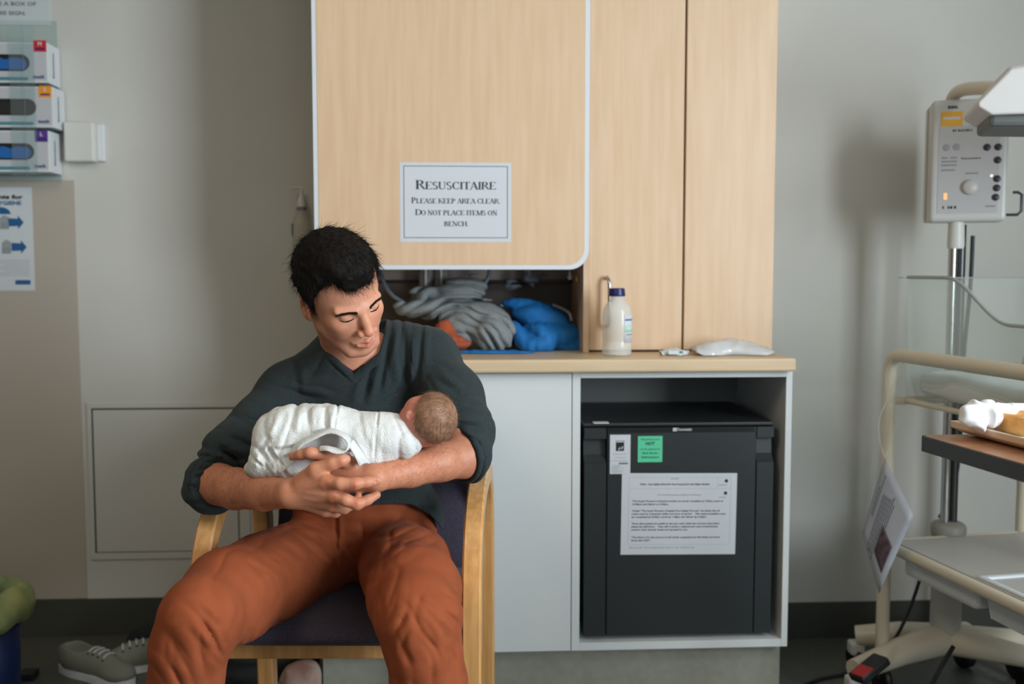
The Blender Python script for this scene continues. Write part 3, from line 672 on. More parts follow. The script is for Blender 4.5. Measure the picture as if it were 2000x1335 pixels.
# right hand
def finger(f, pts, k=.005): f.chain([(K(*p[:3]), p[3]) for p in pts], k)
for mcp, r in (((636, 942, 1.845), .0135), ((650, 966, 1.85), .0135), ((646, 984, 1.872), .013), ((634, 996, 1.895), .012)): B.add(cone(WRR, K(*mcp), .0215, r), .012)
B.add(cone(K(592, 940, 1.875), K(617, 918, 1.857), .019, .0145), .012)
finger(B, [(617, 917, 1.857, .0145), (650, 905, 1.85, .0112), (668, 899, 1.85, .0104), (676, 896, 1.852, .0085)], .007)
B.add(cone(K(617, 922, 1.86), K(636, 938, 1.85), .011, .011), .012)
finger(B, [(638, 941, 1.845, .0135), (664, 944, 1.83, .0114), (694, 944, 1.828, .0108), (717, 941, 1.838, .0094), (737, 938, 1.848, .0080)])
finger(B, [(652, 966, 1.85, .0135), (676, 976, 1.838, .0112), (697, 984, 1.84, .0108), (718, 976, 1.85, .0092), (736, 966, 1.862, .0076)])
finger(B, [(648, 985, 1.872, .0128), (672, 992, 1.885, .011), (690, 984, 1.91, .0095), (700, 972, 1.925, .008)])
finger(B, [(636, 997, 1.895, .0115), (655, 1000, 1.915, .010), (672, 990, 1.935, .0085), (680, 978, 1.945, .0075)])
# left hand, palm up under the swaddle
for mcp, r in (((655, 910, 1.93), .013), ((652, 926, 1.935), .013), ((656, 942, 1.94), .012), ((664, 955, 1.945), .011)): B.add(cone(WRL, K(*mcp), .0215, r), .012)
finger(B, [(690, 905, 1.925, .014), (655, 896, 1.905, .0118), (628, 889, 1.897, .0112), (606, 884, 1.89, .0112), (588, 887, 1.897, .0098), (572, 891, 1.905, .0085)], .006)
finger(B, [(652, 926, 1.935, .012), (622, 918, 1.94, .011), (596, 912, 1.945, .010), (580, 910, 1.955, .0085)])
finger(B, [(656, 942, 1.94, .0115), (626, 938, 1.95, .0105), (602, 932, 1.955, .0095), (588, 928, 1.96, .008)])
finger(B, [(664, 955, 1.945, .0105), (640, 955, 1.955, .0095), (620, 950, 1.96, .0085), (608, 947, 1.965, .0075)])
B.sub(ell(K(735, 940, 1.839), (.004, .0045, .0016)), .001)
def knuck(P):
    x, y = pix(P); r = np.zeros(len(P)); msk = P[:, 2] < 1.95
    for a, b, w_, am in ((638, 938, 8, -.0016), (652, 966, 8, -.002), (646, 986, 7, -.002), (694, 947, 6, -.0009), (698, 979, 6, -.0011), (667, 900, 5, -.0007)): r += am * np.exp(-(((x - a) ** 2 + (y - b) ** 2) / w_ ** 2))
    for a, b, c, d in ((690, 939, 691, 955), (696, 938, 697, 955), (693, 969, 695, 990), (712, 934, 713, 950), (662, 893, 665, 906), (636, 925, 640, 933)): r += creases([(a, b, c, d, 1.2, .5)])(P)
    for a, b, c, d in ((590, 955, 632, 944), (590, 962, 644, 968), (588, 972, 640, 985)): r += creases([(a, b, c, d, 3.5, -.9)])(P)
    return r * msk
B.disp(knuck, K(560, 1010, 1.8) - .02, K(760, 870, 1.98) + .02)
# neck
B.add(cone(hp(.6, -1, -3.0), K(690, 700, 2.285), .049, .052), .02)

# head
B.add(hell(0, 4.2, -1, 7.5, 8.4, 9.5), .012)
B.add(hell(0, -1.2, 2.6, 6.3, 8.2, 6.3), .02)
B.add(hell(0, -2.4, 4.8, 5.6, 6.4, 4.0), .015)
B.add(cone(hp(-3.2, -3.5, -2.5), K(672, 690, 2.30), .033, .038), .02)
for s in (-1, 1):
    B.add(hcone((s * 5.4, -4.6, .6), (s * 2.5, -8.9, 6.6), 1.5, 1.6), .018)
    B.add(hell(s * 4.2, -1.2, 5.6, 1.7, 1.6, 1.9), .016)
    B.add(hcone((s * 4.6, 2.5, 7.1), (s * 1.4, 2.2, 8.7), .75, .75), .01)
B.add(hell(0, -9.3, 7.4, 2.0, 1.5, 1.5), .014)
B.add(hell(0, -6.2, 7.6, 2.6, 2.0, 1.6), .01)
for s in (-1, 1):
    B.sub(hell(s * 3.1, 1.05, 9.5, 1.6, .95, 1.6), .007)
    B.add(hell(s * 3.1, .95, 7.35, 1.3, .95, 1.1), .0035)
B.add(hcone((0, 2.4, 8.4), (0, -.2, 9.8), .75, .85), .011)
B.add(hcone((0, -.2, 9.8), (0, -2.2, 10.8), .85, 1.0), .009)
B.add(hell(0, -2.4, 10.8, 1.1, .95, 1.0), .005)
for s in (-1, 1):
    B.add(hell(s * 1.4, -2.85, 9.9, .85, .8, 1.05), .0035)
    B.sub(hell(s * .7, -3.7, 10.5, .38, .35, .55), .0015)
B.add(hcone((-2.6, -5.85, 8.1), (0, -5.5, 9.6), .3, .48), .003); B.add(hcone((2.6, -5.85, 8.1), (0, -5.5, 9.6), .3, .48), .003)
B.add(hcone((-1.9, -6.4, 8.9), (0, -6.8, 9.45), .36, .60), .003); B.add(hcone((1.9, -6.4, 8.9), (0, -6.8, 9.45), .36, .60), .003)
B.sub(hcone((-2.7, -6.0, 9.1), (0, -6.15, 10.4), .12, .13), .001); B.sub(hcone((2.7, -6.0, 9.1), (0, -6.15, 10.4), .12, .13), .001)
B.sub(hcone((0, -3.9, 10.1), (0, -4.9, 10.1), .25, .3), .004)
for s in (-1, 1):
    B.sub(hcone((s * 1.9, -3.0, 9.6), (s * 3.0, -5.6, 9.3), .25, .2), .006)
    # ears
    er = HR @ rotm(0, 0, 0)[:, :]
    B.add(hell(s * 7.9, .2, -.9, .8, 3.1, 1.8), .004); B.add(hell(s * 7.5, -2.2, -.2, .6, 1.0, .8), .004)
    B.sub(hell(s * 8.7, .5, -.5, .6, 2.0, 1.0), .002); B.add(hell(s * 7.7, -.1, .5, .35, .6, .35), .002)
V, Fs = B.mesh(.0021, smooth=1)
q = hq(V); tint = np.ones((len(V), 3)); px_, py_ = pix(V)
def blend(m_, c): global tint; tint = tint * (1 - m_[:, None]) + tint * np.array(c) * m_[:, None]
near = np.exp(-np.maximum(0, np.linalg.norm(q - np.array([0, -1, 5]), axis=1) - 11) / 1.0)
g3 = lambda c, r: np.exp(-(((q - np.array(c)) / np.array(r)) ** 2).sum(1))
lipm = np.clip(g3((0, -6.15, 9.6), (2.1, .75, 2.0)) * 1.8 - .55, 0, 1); blend(lipm, (.82, .50, .54))
blend(np.clip(g3((0, -2.4, 11), (1.6, 1.4, 1.6)), 0, 1) * .6, (1, .84, .8))
for s in (-1, 1): blend(g3((s * 4.6, -2.2, 6.5), (2.2, 1.8, 3)) * .5, (1, .86, .82)); blend(g3((s * 7.9, 0, -.8), (1.2, 3.2, 2.2)) * .8, (.98, .72, .66))
st_ = np.clip(g3((0, -9.5, 6.5), (6.5, 2.6, 5)) * 1.2, 0, 1) * .75 + np.clip(g3((0, -4.6, 9.6), (2.6, .6, 2)), 0, 1) * .5
for s in (-1, 1): st_ = st_ + np.clip(g3((s * 5, -5.5, 2), (2.2, 3.2, 4)), 0, 1) * .5
blend(np.clip(st_, 0, 1) * (1 - lipm) * .9, (.72, .72, .74))
arm = ((V[:, 1] < -.2) & (V[:, 2] < 2.2)).astype(float) * np.clip(noise(V, 260) * 1.6 - .4, 0, 1)
far = np.minimum(np.linalg.norm(V - ELR, axis=1), np.linalg.norm(V - ELL, axis=1))
blend(arm * np.clip(1.4 - np.abs(far - .13) / .12, 0, 1) * .55, (.78, .72, .68))
blend((V[:, 1] < -.15).astype(float), (.88, .80, .74))  # arms and hands browner: their shade is put into the skin tint
for a, b, r in ((640, 948, 9), (695, 950, 7), (698, 983, 7), (648, 988, 8), (652, 969, 6)): blend(np.exp(-((px_ - a) ** 2 + (py_ - b) ** 2) / r ** 2) * (V[:, 2] < 1.95) * .8, (1, .68, .6))
man = thing('person', 'dark-haired man in slate sweater and rust trousers seated cradling a newborn', 'person', tuple(Cw(K(690, 1040, 2.3))))
body_o = sculpt('body', V, Fs, M['skin'], man, tint); BODY_VF = (V, Fs)
# sweater
S = Fld(); torso_ops(S, 0.004); S.add(ell(K(714, 1012, 2.335), (.182, .125, .150)), .03); S.add(ell(K(772, 683, 2.31), (.075, .062, .07)), .03); S.add(cone(K(752, 655, 2.34), K(835, 690, 2.31), .035, .06), .03)
S.chain([(shR + [0, -.0, 0], .074), (K(512, 830, 2.225), .066), (K(455, 888, 2.155), .064), (ELR + 0, .060)], .02)
S.add(ell(ELR + np.array([.008, -.01, .0]), (.058, .055, .06)), .02)
S.chain([(shL, .074), (K(885, 775, 2.21), .066), (K(908, 840, 2.14), .060), (ELL + [.002, 0, 0], .056)], .02)
def hs_fn(E, fd, t0, R=.077):
    def fn(P):
        q = P - E; a = q @ fd; ax = np.linalg.norm(q - a[:, None] * fd, axis=1); return np.maximum(np.maximum(t0 - a, ax - .060), a - .14)
    return fn, E - .16, E + .16
nfr = fdR + np.array([-.1, .35, 0]); nfr /= np.linalg.norm(nfr)
S.sub(hs_fn(ELR, fdR, .030), .006); S.sub(hs_fn(ELL, fdL, .012), .006)
hx_ = [300, 478, 482, 560, 640, 740, 800, 840, 875, 930]; hy_ = [1300, 1300, 990, 992, 1000, 984, 984, 1005, 1045, 1062]
nx_ = [560, 612, 626, 640, 690, 740, 750, 756, 790]; ny_ = [300, 560, 655, 682, 729, 688, 655, 600, 300]
def cuts(P, D):
    x, y = pix(P); D = np.maximum(D, (y - np.interp(x, hx_, hy_)) * P[:, 2] / F)
    r = np.maximum((y - np.interp(x, nx_, ny_)) * P[:, 2] / F * .8, np.maximum(-.016 - D, P[:, 2] - 2.33)); return np.maximum(D, -r)
rngc = [(640, 692, 690, 739, 4, -1.8), (690, 739, 742, 698, 4, -1.8), (636, 701, 690, 750, 2, 1.6), (690, 750, 746, 706, 2, 1.6), (826, 628, 815, 745, 4, 2.0), (838, 640, 830, 740, 4, -1.2), (790, 640, 792, 760, 6, 3), (776, 630, 772, 750, 6, -2.5), (765, 640, 738, 770, 6, 3), (748, 700, 725, 775, 6, -2), (805, 640, 806, 740, 5, -2),
        (722, 735, 706, 790, 7, 2.5), (700, 740, 690, 790, 7, -2), (600, 690, 560, 735, 8, 1.6), (560, 760, 640, 790, 9, 2.5), (545, 785, 600, 800, 7, -2), (575, 700, 585, 780, 6, 1.5), (530, 790, 560, 850, 7, 2.5), (515, 800, 530, 870, 7, -2),
        (420, 870, 480, 900, 6, 3.5), (400, 880, 470, 915, 5, -2.5), (385, 895, 420, 890, 5, 2.5), (375, 920, 395, 905, 4, 2.5), (365, 935, 385, 930, 4, -2), (362, 955, 385, 950, 4, 2.5), (440, 850, 510, 880, 6, 3), (450, 835, 530, 850, 7, -2.5), (470, 815, 540, 830, 6, 2),
        (880, 830, 945, 835, 5, 2.5), (885, 818, 945, 820, 5, -2), (890, 845, 950, 870, 4, 2), (870, 800, 940, 790, 6, 2.5), (850, 740, 900, 770, 7, 2), (840, 775, 890, 800, 7, -2), (770, 990, 860, 1000, 6, 2), (840, 930, 870, 980, 6, 2.5), (820, 940, 860, 1000, 6, -2)]
cr_s = creases([(a, b, c, d, e_ * 1.25, f_ * 2.0) for a, b, c, d, e_, f_ in rngc])
def sdisp(P):
    e1 = np.exp(-(np.linalg.norm(P - ELR, axis=1) / .10) ** 2) + np.exp(-(np.linalg.norm(P - ELL - [0, .03, 0], axis=1) / .08) ** 2)
    A = np.diag([14, 34, 14.]); return cr_s(P) + (ridged(P @ A, 1.0) ** 2 - .3) * .009 * e1 + (noise(P, 11) - .5) * .008
S.disp(sdisp)
S.disp(foldfield([(782, 690, 45, 70, -12, 110, 16, 6), (735, 740, 40, 40, -35, 70, 15, 4), (412, 900, 50, 45, 90, 25, 15, 7), (380, 950, 30, 40, 60, -10, 13, 5), (908, 832, 40, 34, 70, 2, 13, 6), (870, 760, 35, 50, 60, 60, 18, 4), (590, 765, 60, 40, 80, 28, 18, 5), (500, 820, 45, 45, 60, 45, 18, 5), (620, 720, 45, 40, -20, 80, 20, 3), (855, 985, 35, 50, 20, 60, 14, 5)]))
S.custom(cuts)
V, Fs = S.mesh(.0029, smooth=1)
tint = np.ones((len(V), 3)); sw_o = sculpt('sweater', V, Fs, M['sweater'], man)
# cuffs and neck rib as rolled edges
def ring(E, fd, t0, r, rr, name, m, squash=1.0):
    a = np.cross(fd, [0, 1, 0]); a /= np.linalg.norm(a); b = np.cross(fd, a); P = [E + fd * t0 + (a * math.cos(g) + b * math.sin(g) * squash) * r for g in np.linspace(0, 2 * PI, 33)[:-1]]
    P = to_world(np.array(P + [P[0]])); return MB().tube(P, rr, 8, cap=False).build(name, m, man)
ring(ELR, fdR, .019, .0535, .007, 'cuff', M['sweater']); ring(ELR, fdR, .008, .057, .007, 'cuff', M['sweater'])
ring(ELL, fdL, .006, .0505, .006, 'cuff', M['sweater']); ring(ELL, fdL, -.006, .053, .007, 'cuff', M['sweater'])
# logo flag on chest
for i, c in enumerate((M['red'], M['paper'])):
    a = Cw(surf(S, 774 - i * 4, 771 + i * 1.5)); bx('chest_logo', a[0] - .002, a[0] + .002, a[1] - .001, a[1] + .003, a[2] - .0015, a[2] + .0015, c, man, 0)
# trousers
T = Fld()
T.add(ell(K(712, 1035, 2.335), (.170, .115, .124)), .03)
T.add(ell(K(705, 985, 2.328), (.160, .10, .119)), .02)
T.custom(lambda P, D: np.maximum(D, P[:, 1] + .325))
T.chain([(K(615, 1088, 2.28), .098), (K(520, 1128, 2.12), .093), (K(447, 1166, 1.97), .089), (K(393, 1203, 1.86), .076)], .03)
T.chain([(K(393, 1206, 1.86), .076), (K(372, 1262, 1.865), .071), (K(362, 1335, 1.875), .066), (K(352, 1470, 1.90), .060), (K(345, 1590, 1.93), .054)], .02)
T.chain([(K(775, 1085, 2.28), .100), (K(795, 1120, 2.1), .094), (K(808, 1160, 1.96), .090), (K(815, 1200, 1.87), .080)], .03)
T.chain([(K(815, 1203, 1.87), .081), (K(828, 1268, 1.87), .070), (K(838, 1335, 1.88), .070), (K(848, 1470, 1.91), .062), (K(856, 1585, 1.94), .055)], .02)
T.disp(lambda P: (lambda x, y: -.0016 / (1 + np.exp(-np.minimum(np.minimum(x - 657, 700 - x), np.minimum(1038 - y + np.minimum(0, 690 - x) * .5, 60)) / .8)))(*pix(P)))
T.disp(creases([(a, b, c, d, e_ * 1.5, f_ * (.45 if b > 1150 else .9)) for a, b, c, d, e_, f_ in [(581, 1019, 651, 1036, 4, 3), (560, 1028, 651, 1068, 5, 4), (532, 1022, 630, 1090, 5, 4), (545, 1040, 640, 1098, 5, -2.5), (623, 1089, 650, 1125, 5, 5), (600, 1080, 640, 1130, 5, 3), (483, 1093, 532, 1142, 5, 1.8), (505, 1080, 565, 1130, 5, 1.8), (470, 1110, 510, 1150, 5, 1.4), (540, 1075, 590, 1120, 5, 1.5),
                (385, 1182, 430, 1226, 5, 5), (400, 1170, 445, 1215, 6, -3.5), (430, 1226, 442, 1262, 5, 5), (367, 1226, 410, 1277, 5, 4.5), (380, 1215, 425, 1262, 5, -3.5), (410, 1277, 432, 1300, 5, 4), (475, 1215, 462, 1262, 5, 4), (455, 1200, 450, 1245, 5, -3), (492, 1222, 478, 1255, 5, 4), (350, 1240, 400, 1310, 6, -3), (335, 1250, 380, 1330, 6, 3.5), (440, 1185, 452, 1222, 5, 3), (420, 1300, 400, 1335, 5, 3), (315, 1190, 330, 1160, 5, 2.5), (340, 1200, 310, 1215, 5, 2),
                (770, 1043, 686, 1053, 5, 3), (784, 1051, 749, 1079, 5, 4), (800, 1020, 720, 1035, 4, 2), (738, 1100, 707, 1114, 5, 2.5), (790, 1065, 770, 1100, 5, -2), (820, 1045, 760, 1050, 4, 2), (798, 1184, 784, 1226, 5, 4), (812, 1190, 800, 1240, 6, -3), (826, 1205, 856, 1254, 5, 4), (854, 1191, 896, 1219, 4, 3.5), (860, 1205, 898, 1240, 4, -2.5), (742, 1149, 745, 1200, 4, 2), (870, 1180, 893, 1192, 4, 2.5), (860, 1255, 890, 1290, 5, 3), (780, 1240, 800, 1300, 6, 3), (830, 1270, 860, 1320, 6, -2.5), (735, 1130, 700, 1150, 5, 1.6), (880, 1235, 905, 1270, 5, 2.5),
                (657, 1000, 657, 1118, 3, 3.5), (666, 1000, 664, 1110, 4, -2), (700, 990, 695, 1030, 1.6, 1.2), (695, 1030, 664, 1042, 1.6, 1.2), (485, 1190, 640, 1110, 2, 1.0), (742, 1165, 690, 1110, 2, .8)]]))
T.disp(lambda P: (noise(P, 14) - .5) * .007 + (ridged(P @ np.diag([26, 9, 14.]), 1) ** 3 - .2) * .0035)
T.disp(foldfield([(405, 1235, 55, 55, 45, 62, 21, 8), (372, 1310, 60, 60, 38, 90, 25, 8), (468, 1228, 35, 35, -15, 50, 14, 8), (590, 1055, 70, 45, 80, 60, 19, 4.5), (505, 1120, 50, 40, 50, 55, 20, 3), (760, 1055, 75, 38, -80, 28, 17, 3.5),
                  (850, 1222, 55, 50, 40, 60, 21, 8), (778, 1215, 35, 55, -15, 60, 19, 6), (845, 1300, 65, 60, 30, 85, 25, 7), (870, 1180, 35, 30, 50, 30, 14, 5), (640, 1100, 30, 40, 30, 40, 13, 4), (690, 1110, 30, 40, -30, 40, 13, 4)]))
V, Fs = T.mesh(.0031, smooth=1); sculpt('trousers', V, Fs, M['trousers'], man)
for px0, px1, d in ((345, 335, 1.93), (856, 866, 1.94)):
    a = Cw(K(px0, 1590, d)); sh = Fld(); z_ = .045
    sh.add(ell((a[0], a[1], z_ + .02), (.045, .05, .05)), .02); sh.add(ell((a[0], a[1] - .08, z_), (.044, .09, .04)), .02); sh.add(ell((a[0], a[1] - .15, z_ - .005), (.042, .06, .036)), .02)
    sh.custom(lambda P, D: np.maximum(D, .004 - P[:, 2])); V, Fs = sh.mesh(.005); sculpt('shoe', V, Fs, M['black'], man, world=False)
# tee collar at the V
cp = spline([Cw(surf(B, x, y, 1.95, off=.001)) for x, y in ((668, 712), (680, 721), (690, 726), (700, 721), (712, 712))], 6)
MB().tube(cp, .004, 8).build('tee_collar', M['maroon'], man)
# ---------------- hair
thx = [0, 18, 36, 54, 67, 73, 86, 93, 108, 128, 150, 180]; thy = [7.2, 6.9, 8.7, 6.6, 2.2, -3.0, -3.4, 2.6, 3.0, -3.0, -5.4, -6.2]
def hairline(q): th = np.degrees(np.arctan2(np.abs(q[:, 0] - 1.1 * np.clip(q[:, 2] / 8, 0, 1)), q[:, 2] + 1.0)); return np.interp(th, thx, thy)
Hc = Fld(); Hc.add(hell(0, 4.9, -1.3, 8.5, 9.3, 10.3), .01); Hc.add(hell(0, 8.0, 3.0, 6.3, 5.9, 6.6), .02); Hc.add(hell(0, -1.5, -4.5, 6.3, 5.5, 5.6), .02)
def hcut(P, D):
    q = hq(P); e = (hairline(q) - q[:, 1]) * HS; D = D + np.clip(.012 - (-e) * .35, 0, .012) + (ridged(q * [.5, .5, .5], 1.1) - .5) * -.005 + (noise(q, 1.9) - .5) * .004
    return np.maximum(D, e * .7)
Hc.custom(hcut)
V, Fs = largest(*Hc.mesh(.0028, smooth=1))
hair_o = sculpt('hair', V, Fs, M['hair'], man)
def strands(V, Fs, n, flow, length, rad, jitter, seg=4, inward=.002, keep=None):
    """many tapered three-sided hairs as one mesh"""
    c = V[Fs].mean(1); nr = np.cross(V[Fs[:, 1]] - V[Fs[:, 0]], V[Fs[:, 2]] - V[Fs[:, 0]]); nr /= np.maximum(np.linalg.norm(nr, axis=1), 1e-12)[:, None]
    cen = V.mean(0); sgn = np.sign(((c - cen) * nr).sum(1)); nr *= sgn[:, None]
    ok = np.arange(len(c)) if keep is None else np.nonzero(keep(c))[0]
    id_ = RNG.choice(ok, n); p = c[id_] - nr[id_] * inward; N_ = nr[id_]
    d = flow(p); d = d - N_ * (d * N_).sum(1)[:, None]; d /= np.linalg.norm(d, axis=1)[:, None] + 1e-9
    d = d + RNG.normal(0, jitter, d.shape) + N_ * RNG.uniform(.02, .38, n)[:, None]; d /= np.linalg.norm(d, axis=1)[:, None]
    L_ = RNG.uniform(*length, n)[:, None]; curl = RNG.normal(0, .35, d.shape) - N_ * .55
    a = np.cross(d, N_); a /= np.linalg.norm(a, axis=1)[:, None] + 1e-9; b = np.cross(d, a); VV = []
    for i in range(seg + 1):
        t_ = i / seg; cpt = p + d * L_ * t_ + curl * L_ * t_ * t_ * .5; rr = rad * (1 - t_ * .85)
        for k in range(3): VV.append(cpt + (a * math.cos(2 * PI * k / 3) + b * math.sin(2 * PI * k / 3)) * rr)
    VV = np.stack(VV, 1); per = 3 * (seg + 1); base = (np.arange(n) * per)[:, None]
    fl_ = np.array([[i * 3 + k, i * 3 + (k + 1) % 3, (i + 1) * 3 + (k + 1) % 3, (i + 1) * 3 + k] for i in range(seg) for k in range(3)])
    return VV.reshape(-1, 3), (base[:, :, None] + fl_[None]).reshape(-1, 4)
def strands_n(V, Fs, n, flow, length, rad, jitter, keep=None):
    c = V[Fs].mean(1); k = np.nonzero(keep(c))[0]; Fk = Fs[k]
    g = np.zeros((len(k), 3)); e_ = .001
    for i in range(3): d = np.zeros(3); d[i] = e_; g[:, i] = B.ev(c[k] + d) - B.ev(c[k] - d)
    nr = g / np.maximum(np.linalg.norm(g, axis=1), 1e-9)[:, None]; id_ = RNG.choice(len(k), n); p = c[k][id_]; N_ = nr[id_]
    d = flow(p); d = d - N_ * (d * N_).sum(1)[:, None]; d /= np.linalg.norm(d, axis=1)[:, None] + 1e-9; d = d + RNG.normal(0, jitter, d.shape) + N_ * .25; d /= np.linalg.norm(d, axis=1)[:, None]
    L_ = RNG.uniform(*length, n)[:, None]; a = np.cross(d, N_); a /= np.linalg.norm(a, axis=1)[:, None] + 1e-9; b = np.cross(d, a); VV = []
    for i in range(3):
        t_ = i / 2; cp2 = p + d * L_ * t_ - N_ * L_ * .25 * t_ * t_
        for q_ in range(3): VV.append(cp2 + (a * math.cos(2.094 * q_) + b * math.sin(2.094 * q_)) * rad * (1 - .8 * t_))
    VV = np.stack(VV, 1); base = (np.arange(n) * 9)[:, None]; fl_ = np.array([[i * 3 + q_, i * 3 + (q_ + 1) % 3, (i + 1) * 3 + (q_ + 1) % 3, (i + 1) * 3 + q_] for i in range(2) for q_ in range(3)])
    return VV.reshape(-1, 3), (base[:, :, None] + fl_[None]).reshape(-1, 4)
def mflow(P):
    q = hq(P); d = q - np.array([1.0, 11.5, -6.0]); top = np.clip((q[:, 1] - 6) / 5, 0, 1)[:, None]
    v = d / np.linalg.norm(d, axis=1)[:, None] + np.array([.35, 0, .9]) * top + np.array([0, -.9, 0.1]) * (1 - top); return v @ HR.T
V2, F2 = strands(V, Fs, 9000, mflow, (.014, .034), .00042, .28)
me2 = np.r_[to_world(V2)]
def raw(name, Wv, Fq, m, parent):
    me = bpy.data.meshes.new(name); me.vertices.add(len(Wv)); me.vertices.foreach_set('co', np.asarray(Wv, np.float32).ravel())
    me.loops.add(len(Fq) * 4); me.loops.foreach_set('vertex_index', Fq.astype(np.int32).ravel()); me.polygons.add(len(Fq))
    me.polygons.foreach_set('loop_start', np.arange(0, len(Fq) * 4, 4, dtype=np.int32)); me.polygons.foreach_set('loop_total', np.full(len(Fq), 4, np.int32))
    me.polygons.foreach_set('use_smooth', np.ones(len(Fq), bool)); me.update(); me.validate(); return link(name, me, m, parent)
o = raw('hair_strands', me2, F2, M['hair'], hair_o); o.matrix_parent_inverse = Matrix.Identity(4)
# eyebrows, lashes
def on_face(x, y): # front surface of the face in head coordinates
    z = np.linspace(13, 4, 90); P = np.array([hp(x, y, k) for k in z]); D = B.ev(P); i = np.argmax(D < 0); return z[i]
for s in (-1, 1):
    VV = []; FF = []; n = 400; c = 0
    for i in range(n):
        u = random.random(); x = s * (1.3 + 3.7 * u); y = 2.1 + .5 * math.sin(u * 2.4) - .35 * u + random.uniform(-.38, .34) * (1 - .55 * u); z = on_face(x, y)
        a = np.array([x, y, z - .05]); d = np.array([s * (.5 + .3 * u), .35 - .5 * u, .12]) + np.array([random.gauss(0, .1) for _ in range(3)]); b = a + d * .85
        w_ = np.array([0, .07, 0]); w2 = np.array([0, 0, .06])
        VV += [hp(*(a - w_)), hp(*(a + w_)), hp(*(a + w2)), hp(*b)]; FF += [[c, c + 1, c + 3], [c + 1, c + 2, c + 3], [c + 2, c, c + 3]]; c += 4
    me = bpy.data.meshes.new('eyebrow'); me.from_pydata([tuple(v) for v in to_world(np.array(VV))], [], FF); link('eyebrow', me, M['hair'], man)
    pts = []
    for u in np.linspace(-1, 1, 11):
        x = s * 3.15 + 1.35 * u; y = .55 - .42 * (1 - u * u) ; pts.append(tuple(Cw(hp(x, y, on_face(x, y) + .04))))
    MB().tube(pts, [.0008 + .0010 * (1 - abs(u)) for u in np.linspace(-1, 1, 11)], 6).build('eyelash', M['hair'], man)

# ================================================================ BABY
bb = thing('person', 'newborn baby asleep in white muslin swaddle held in the man\'s arms', 'baby', tuple(Cw(K(720, 850, 1.99))))
BH = K(846, 817, 1.985)
Bf = Fld(); Bf.add(ell(BH, (.0475, .052, .054)), .01)
fdir = np.array([-.72, .38, .5]); fdir /= np.linalg.norm(fdir); upv = np.array([.62, .15, .35]); upv -= fdir * (upv @ fdir); upv /= np.linalg.norm(upv); sdv = np.cross(fdir, upv)
BR = np.stack([sdv, upv, fdir], 1)
bp = lambda x, y, z: BH + BR @ (np.array([x, y, z]) * .01)
Bf.add(ell(bp(0, -1.2, 2.2), (.036, .038, .036), BR), .015)
Bf.add(ell(bp(0, -3.5, 2.8), (.022, .017, .022), BR), .012)
for s in (-1, 1): Bf.add(ell(bp(s * 2.0, -1.9, 3.4), (.017, .016, .017), BR), .012); Bf.add(ell(bp(s * 4.3, -.9, -.2), (.006, .016, .010), BR), .003)
Bf.add(ell(bp(0, -1.5, 5.9), (.007, .007, .008), BR), .006); Bf.add(ell(bp(0, -3.0, 5.3), (.011, .005, .006), BR), .005)
EAR = surf(Bf, 798, 811, 1.85, 2.1); Bf.add(ell(EAR, (.0075, .0105, .006)), .003); Bf.sub(ell(EAR - [-.001, .001, .007], (.003, .005, .004)), .002)

Bf.add(cone(K(828, 840, 1.99), K(780, 850, 1.995), .030, .036), .02); Bf.add(ell(K(720, 852, 1.995), (.08, .042, .048)), .02); Bf.add(ell(K(620, 858, 1.985), (.08, .042, .05)), .02)
V, Fs = Bf.mesh(.0022); sculpt('body', V, Fs, M['bskin'], bb, np.ones((len(V), 3)))
Hb = Fld(); Hb.add(ell(BH, (.0487, .0532, .0552)), .01)
Hb.custom(lambda P, D: np.maximum(D + (noise(P, 240) - .5) * .0012, ((P - BH) @ fdir - .031 + (noise(P, 60) - .5) * .008)))
Hb.custom(lambda P, D: np.maximum(D, .6 * (-.0485 - (P - BH) @ np.array([-.35, .93, 0]))))
V, Fs = largest(*Hb.mesh(.0022)); bh_o = sculpt('hair', V, Fs, M['bhair'], bb)
bflow = lambda P: np.cross(P - BH, np.array([.75, .1, -.65])) * 6 + (P - (BH + np.array([.03, .02, -.03]))) * 4
V2, F2 = strands(V, Fs, 5200, bflow, (.008, .018), .00028, .25, inward=.001)
o = raw('hair_strands', to_world(V2), F2, M['bstrand'], bh_o); o.matrix_parent_inverse = Matrix.Identity(4)
W = Fld()
for c, r in (((572, 858, 1.985), (.083, .070, .072)), ((645, 850, 1.995), (.09, .065, .070)), ((735, 855, 1.99), (.085, .056, .060)), ((795, 858, 1.985), (.036, .034, .044)), ((513, 905, 1.97), (.030, .034, .04)), ((548, 905, 1.955), (.036, .030, .036)), ((575, 912, 1.95), (.045, .022, .035)), ((500, 912, 1.99), (.026, .016, .03)), ((720, 893, 1.975), (.045, .024, .04))):
    W.add(ell(K(*c), r), .02)
